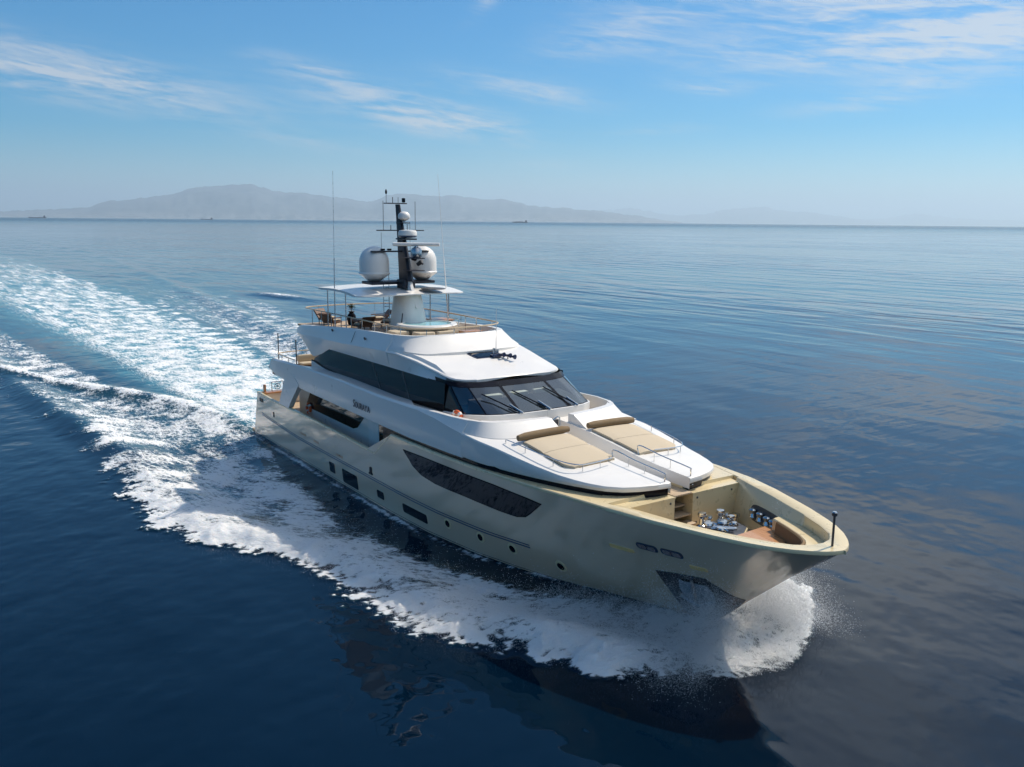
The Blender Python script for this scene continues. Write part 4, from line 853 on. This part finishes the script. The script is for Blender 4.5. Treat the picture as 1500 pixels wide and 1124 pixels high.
def sea_mat():
    Mt = bpy.data.materials.new('sea water'); Mt.use_nodes = True; t = NT(Mt.node_tree); b = Mt.node_tree.nodes['Principled BSDF']; out = Mt.node_tree.nodes['Material Output']
    fo = t.n('ShaderNodeAttribute', {'attribute_name': 'foam'}).outputs['Fac']; ae = t.n('ShaderNodeAttribute', {'attribute_name': 'aerated'}).outputs['Fac']
    g = t.n('ShaderNodeNewGeometry'); pos = g.outputs['Position']
    rot = math.atan2(R_[1], R_[0])      # the crests of the light swell lie across this heading
    def mp(s, rz=0.0, off=(0, 0, 0)):
        m_ = t.n('ShaderNodeMapping', Vector=pos); m_.inputs['Scale'].default_value = s; m_.inputs['Rotation'].default_value = (0, 0, rz); m_.inputs['Location'].default_value = off; return m_.outputs[0]
    def nz(v, s, d=3.0, r=.5, di=0.0): return t.n('ShaderNodeTexNoise', Vector=v, Scale=s, Detail=d, Roughness=r, Distortion=di).outputs[0]
    w1 = nz(mp((.32, 1, 1), -rot), .16, 2.0, .5, .3); w2 = nz(mp((.40, 1, 1), -rot-.2, (9, 4, 0)), .55, 2.0, .5, .4); w3 = nz(mp((.55, 1, 1), -rot+.25, (3, 8, 0)), 1.7, 2.0, .5, .3); w4 = nz(mp((1, 1, 1)), 7.0, 2.0)
    patch = t.ramp(nz(mp((.6, 1, 1), -rot), .012, 3.0), .38, .62, .45, 1.15)
    dl = t.n('ShaderNodeVectorMath', {'operation': 'LENGTH'}, _0=pos)
    hgt = t.math('ADD', t.math('ADD', t.math('MULTIPLY', w1, .40), t.math('MULTIPLY', w2, .04)), t.math('ADD', t.math('MULTIPLY', w3, .0015), t.math('MULTIPLY', w4, .0001)))
    hgt = t.math('MULTIPLY', t.math('MULTIPLY', hgt, patch), t.ramp(dl.outputs['Value'], 30, 120, .42, 1.7))
    bp = t.n('ShaderNodeBump', Strength=1.0, Distance=1.0, Height=hgt)
    deep = t.mix(ae, (0.0003, 0.0062, 0.0165, 1), (0.055, 0.25, 0.29, 1))
    t.L.new(t.ramp(dl.outputs['Value'], 150, 5000, .03, .24), b.inputs['Roughness']); b.inputs['IOR'].default_value = 1.333; t.L.new(deep, b.inputs['Base Color']); t.L.new(bp.outputs[0], b.inputs['Normal'])
    # foam
    st = t.n('ShaderNodeAttribute', {'attribute_name': 'streak'}).outputs['Vector']
    dn = t.n('ShaderNodeTexNoise', Vector=pos, Scale=1.1, Detail=4.0)
    wv = t.n('ShaderNodeVectorMath', {'operation': 'MULTIPLY_ADD'}, _0=dn.outputs[1], _1=(.9, .9, .9), _2=st)
    n1 = nz(st, 1.25, 12.0, .70, 1.1); n2 = nz(st, 6.0, 8.0, .72, .8)
    vo = t.n('ShaderNodeTexVoronoi', {'feature': 'DISTANCE_TO_EDGE'}, Vector=wv.outputs[0], Scale=3.0); vo2 = t.n('ShaderNodeTexVoronoi', {'feature': 'DISTANCE_TO_EDGE'}, Vector=wv.outputs[0], Scale=8.0)
    lace = t.math('MAXIMUM', t.ramp(vo.outputs[0], .16, .0), t.math('MULTIPLY', t.ramp(vo2.outputs[0], .2, .0), .8))
    v = t.math('ADD', t.math('ADD', t.math('MULTIPLY', n1, .62), t.math('MULTIPLY', n2, .33)), t.math('MULTIPLY', lace, .13))
    th = t.math('MULTIPLY_ADD', fo, -.62, .86)
    fm = t.ramp(v, t.math('SUBTRACT', th, .085), t.math('ADD', th, .13))
    fm = t.math('MULTIPLY', fm, t.ramp(fo, .02, .15))
    thin = t.math('MULTIPLY', fm, t.ramp(fo, .1, .8, .80, 1.0))
    fb = t.n('ShaderNodeBump', Strength=1.0, Distance=.13, Height=t.math('ADD', t.math('MULTIPLY', n1, .8), n2))
    foam = t.n('ShaderNodeBsdfPrincipled', Base__Color=(.80, .82, .83, 1), Roughness=.75, Normal=fb.outputs[0]); foam.inputs['Specular IOR Level'].default_value = .15; foam.inputs['Subsurface Weight'].default_value = .7; foam.inputs['Subsurface Radius'].default_value = (.5, .6, .7); foam.inputs['Subsurface Scale'].default_value = 1.0
    mx = t.n('ShaderNodeMixShader', _0=thin, _1=b.outputs[0], _2=foam.outputs[0]); t.L.new(mx.outputs[0], out.inputs[0])
    return Mt
M['sea'] = sea_mat()
SEA = fast_mesh('sea', co, q, M['sea'])
for nm, arr in (('foam', FO), ('aerated', AE)):
    at = SEA.data.attributes.new(nm, 'FLOAT', 'POINT'); at.data.foreach_set('value', arr.ravel().astype(np.float32))
th_ = np.radians(np.interp(XX, [-6, 4, 16, 26, 36], [0, 12, 34, 52, 66])); AY = np.abs(YY); kx_ = np.interp(XX, [-10, 10, 36], [.42, .5, .5])
al = -XX*np.cos(th_)+AY*np.sin(th_); ac = XX*np.sin(th_)+np.where(XX < -6, YY, AY*np.cos(th_))
sv = np.stack([al*kx_, ac*1.25, 3*np.tanh(YY/1.5)], -1).reshape(-1, 3).astype(np.float32)
at = SEA.data.attributes.new('streak', 'FLOAT_VECTOR', 'POINT'); at.data.foreach_set('vector', sv.ravel())
tag(SEA, kind='structure')

# spray thrown up by the bow and along the breaking crests: drops too many to count
def spray():
    X = []; Y = []; Zs = []; S = []
    def emit(n, x0, x1, wx, smean, sstd, zscale, size):
        x = x0+(x1-x0)*RNG.random(n)**wx; side = np.where(RNG.random(n) < .5, -1, 1)
        h = wl(x); o = tab(x, OUT)+.1*RNG.normal(size=n); s = smean+sstd*RNG.normal(size=n); s = np.where(s < 0, -s, s)
        y = side*(h+(o-h)*s); x = x+.12*RNG.normal(size=n); zz, ff, aa = sea_fields(x, y)
        k = tab(x, zscale)*np.clip(1.35-np.abs(s-.85)*1.3, .12, 1.4)
        z = np.maximum(zz, 0)+RNG.exponential(1.0, n)*k
        sz = size*(.35+RNG.exponential(.5, n)).clip(.3, 1.6)
        ok = (np.abs(y) > wl(x)+.15*(x < 33)) & (ff > .12+.0*s) & (z < 3.2)
        X.append(x[ok]); Y.append(y[ok]); Zs.append(z[ok]); S.append(sz[ok])
    zs = [(-40, .05), (5, .08), (18, .10), (24, .14), (29, .22), (33, .34), (35, .42), (36.2, .25)]
    emit(120000, 36.0, 27, 1.0, .80, .20, zs, .0046); emit(90000, 36.0, 28, 1.0, .35, .3, [(28, .08), (33, .2), (36, .25)], .0046)
    emit(90000, 30, 13, 1.0, .90, .10, zs, .0042); emit(50000, 30, 8, 1.0, .6, .3, [(5, .04), (30, .07)], .0042)
    # jets peeling off the stem and the forward quarter: ragged fingers of drops on ballistic paths
    for k in range(2900):
        bow = k < 2100; side = -1 if RNG.random() < .5 else 1
        if bow:
            xb = RNG.choice([34.5, 34.2, 33.9, 33.3, 32.6, 31.7, 30.6, 29.4], p=[.22, .18, .15, .13, .11, .09, .07, .05])+RNG.normal()*.16
        else: xb = RNG.uniform(17, 33)
        h0 = float(wl(np.array([xb]))[0]) if xb < 33.2 else 0.03; o_ = float(tab(xb, OUT)); reach = (o_-h0)*RNG.uniform(.45, 1.16 if xb > 33.4 else .98)
        if not bow: h0 = h0+(o_-h0)*RNG.uniform(.45, .75); reach = (o_-h0)*RNG.uniform(.6, 1.12)
        ap = RNG.gamma(3, .24)*(1.5 if xb > 32.8 else .45) if bow else RNG.gamma(2, .11); fw = RNG.normal(.12 if xb > 33.5 else -.12, .16) if bow else RNG.normal(-.25, .22)
        n = int(RNG.integers(60, 330) if bow else RNG.integers(40, 130)); t_ = RNG.beta(1.9, 1.3, n); sp = (.02+(.17 if xb > 33 else .10)*t_)
        z0 = tab(xb, [(17, .25), (27, .45), (31, .6), (34.4, .5)])
        xj = xb+fw*reach*t_+RNG.normal(size=n)*sp; yj = side*(h0+.05+reach*t_+np.abs(RNG.normal(size=n))*sp*.8); zj = z0*(1-t_)+4*ap*t_*(1-t_)+RNG.normal(size=n)*sp*.9
        ok = (zj > -.02) & (np.abs(yj) > wl(xj)+.1) & (xj < 36.5)
        X.append(xj[ok]); Y.append(yj[ok]); Zs.append(zj[ok]); S.append((.0043*(.35+RNG.exponential(.5, n)).clip(.3, 1.7))[ok])
    x, y, z, s = map(np.concatenate, (X, Y, Zs, S))
    gx = np.linspace(-1, 38.4, 160); gz = np.linspace(-.5, 4.4, 40); H = np.array([[hb(a, b) if a < Xs(b) else -1.0 for b in gz] for a in gx])
    i = np.clip(((x+1)/39.4*159).astype(int), 0, 159); k = np.clip(((z+.5)/4.9*39).round().astype(int), 0, 39); keep = (np.abs(y) > np.maximum(H[i, k], H[np.minimum(i+1, 159), k])+.12) | (x > 36.8) | (z > 4.4)
    x, y, z, s = x[keep], y[keep], z[keep], s[keep]; n = len(x)
    T = np.array([(1, 1, 1), (-1, -1, 1), (-1, 1, -1), (1, -1, -1)], float)
    ang = RNG.random((n, 1))*6.28; ca, sa = np.cos(ang), np.sin(ang); tx = T[None, :, 0]*ca-T[None, :, 1]*sa; ty = T[None, :, 0]*sa+T[None, :, 1]*ca
    P = np.stack([x[:, None]+tx*s[:, None], y[:, None]+ty*s[:, None], z[:, None]+T[None, :, 2]*s[:, None]], -1).reshape(-1, 3)
    f = (np.arange(n)[:, None, None]*4+np.array([(0, 1, 2), (0, 3, 1), (0, 2, 3), (1, 3, 2)])[None]).reshape(-1, 3)
    Mt = bpy.data.materials.new('spray drops'); Mt.use_nodes = True; t = NT(Mt.node_tree); out = Mt.node_tree.nodes['Material Output']
    d = t.n('ShaderNodeBsdfDiffuse', Color=(.94, .95, .96, 1)); tr = t.n('ShaderNodeBsdfTranslucent', Color=(.94, .95, .96, 1))
    t.L.new(t.n('ShaderNodeMixShader', _0=.45, _1=d.outputs[0], _2=tr.outputs[0]).outputs[0], out.inputs[0])
    o = fast_mesh('spray', P, f, Mt); return tag(o, kind='stuff')
spray()

# ------------------------------------------------------------------ far shore and ships
def ridge(name, pts, D, depth, col, seed):
    r = np.random.default_rng(seed); n = 260; px = np.linspace(pts[0][0], pts[-1][0], n); py = np.interp(px, [p[0] for p in pts], [p[1] for p in pts])
    rows_ = []; m_ = 26; ns = fft_noise(256, 1.35, seed, 4)
    prof = []; jag = fft_noise(512, 1.2, seed+40, 6)[100]; py = py+1.1*jag[:n]*np.clip((326-py)/12, 0, 1)
    for x_, y_ in zip(px, py):
        a, e = azel(x_, y_); prof.append((a, max(D*math.tan(e)+CAM[2], 4.0)))
    for j in range(m_):
        s = j/(m_-1)*2-1; row = []
        for i, (a, h) in enumerate(prof):
            d = D+depth*s; k = (1-abs(s))**.75; nn = ns[i % 256, (j*9) % 256]
            z = h*k*(1+.16*nn*(1-k)*1.6) if abs(s) < .999 else -5
            row.append((CAM[0]+d*math.cos(a), CAM[1]+d*math.sin(a), z))
        rows_.append(row)
    o = MB().loft(rows_).build(name, col, angle=180); return tag(o, kind='structure')
def hill_build(t, b):
    g = t.n('ShaderNodeNewGeometry'); s = t.n('ShaderNodeSeparateXYZ', _0=g.outputs['Position'])
    nz = t.n('ShaderNodeTexNoise', Vector=g.outputs['Position'], Scale=.0007, Detail=8.0, Roughness=.65); nz2 = t.n('ShaderNodeTexVoronoi', Vector=g.outputs['Position'], Scale=.006)
    c = t.mix(t.ramp(nz.outputs[0], .35, .65), (.030, .045, .050, 1), (.09, .10, .105, 1))
    town = t.math('MULTIPLY', t.ramp(s.outputs[2], 330, 40), t.ramp(nz2.outputs[1], .35, .6)); c = t.mix(town, c, (.20, .20, .20, 1)); t.L.new(c, b.inputs['Base Color'])
M['hill'] = mat('hill scrub', (.1, .1, .06), .9, build=hill_build)
ridge('mountain_ridge', [(-60, 312), (0, 310), (60, 307), (130, 303), (160, 292), (200, 288), (250, 282), (290, 275), (340, 269), (365, 269.5), (400, 279), (440, 281), (480, 288), (520, 293), (545, 295), (575, 284), (600, 282.5), (640, 287), (670, 286), (700, 291), (735, 290), (770, 299), (800, 303), (850, 308), (890, 311), (960, 320), (1000, 326)], 40000, 6000, 'hill', 4)
ridge('mountain_ridge', [(780, 324), (850, 312), (890, 307), (925, 304.5), (960, 311), (1000, 316), (1025, 314), (1060, 307), (1110, 303), (1150, 307), (1190, 312), (1240, 318), (1300, 327)], 74000, 8000, 'hill', 8)
ridge('mountain_ridge', [(1180, 328), (1260, 321), (1300, 320), (1345, 312), (1380, 317), (1440, 322), (1560, 324), (1650, 330)], 92000, 9000, 'hill', 12)
def ship(px, D, L, label, rz, kind):
    a, e = azel(px, 320); o = empty('cargo_ship', (CAM[0]+D*math.cos(a), CAM[1]+D*math.sin(a), 0), a+math.pi/2+rz, label=label, cat='ship', group='cargo ships on the horizon')
    B = L*.075; h = L*.055
    rw = []
    for x in np.linspace(-.5, .5, 14):
        b = B*(1-max(0, (x-.3)/.2)**2)*(1 if x > -.47 else .85); rw.append([(x*L+h*.8*max(0, x-.3)*2, -b, h*(1+.3*max(0, x-.3)*5)), (x*L, -b*.8, -1), (x*L, b*.8, -1), (x*L+h*.8*max(0, x-.3)*2, b, h*(1+.3*max(0, x-.3)*5))])
    MB().loft(rw, True, True, True).build('hull', 'darkship', o)
    MB().box(-.45*L, -.33*L, -B*.85, B*.85, h, h+L*.085, 1).box(-.43*L, -.37*L, -B*.5, B*.5, h+L*.085, h+L*.12, .5).build('deckhouse', 'darkship', o)
    if kind:
        for x in (-.2, -.02, .16): MB().box(x*L, (x+.14)*L, -B*.8, B*.8, h, h+L*.03*kind, 1).build('cargo_stack', 'darkship', o)
    MB().tube([(.36*L, 0, h), (.36*L, 0, h+L*.09)], .8, 6).build('foremast', 'darkship', o)
M['darkship'] = mat('ship paint', (.03, .04, .07), .8)
ship(762, 9000, 150, 'grey cargo ship on the horizon right of the mast', .1, 1); ship(303, 10500, 130, 'hazy cargo ship below the highest mountain', .2, 0); ship(55, 11000, 170, 'low hazy ship at the far left of the horizon', 0, 0)

# ------------------------------------------------------------------ the haze over the sea
hz = MB(); S_ = 115000; hz.add([(x, y, z) for z in (-8, 2200) for x, y in ((-S_, -S_), (S_, -S_), (S_, S_), (-S_, S_))], [(0, 3, 2, 1), (4, 5, 6, 7), (0, 1, 5, 4), (1, 2, 6, 5), (2, 3, 7, 6), (3, 0, 4, 7)])
Mh = bpy.data.materials.new('sea haze'); Mh.use_nodes = True; t = NT(Mh.node_tree); Mh.node_tree.nodes.clear()
pv = t.n('ShaderNodeVolumePrincipled', Color=(.70, .87, 1.0, 1), Density=3.7e-5, Anisotropy=.3)
t.L.new(pv.outputs[0], t.n('ShaderNodeOutputMaterial').inputs[1])
tag(hz.build('haze', Mh, smooth=False), kind='stuff')
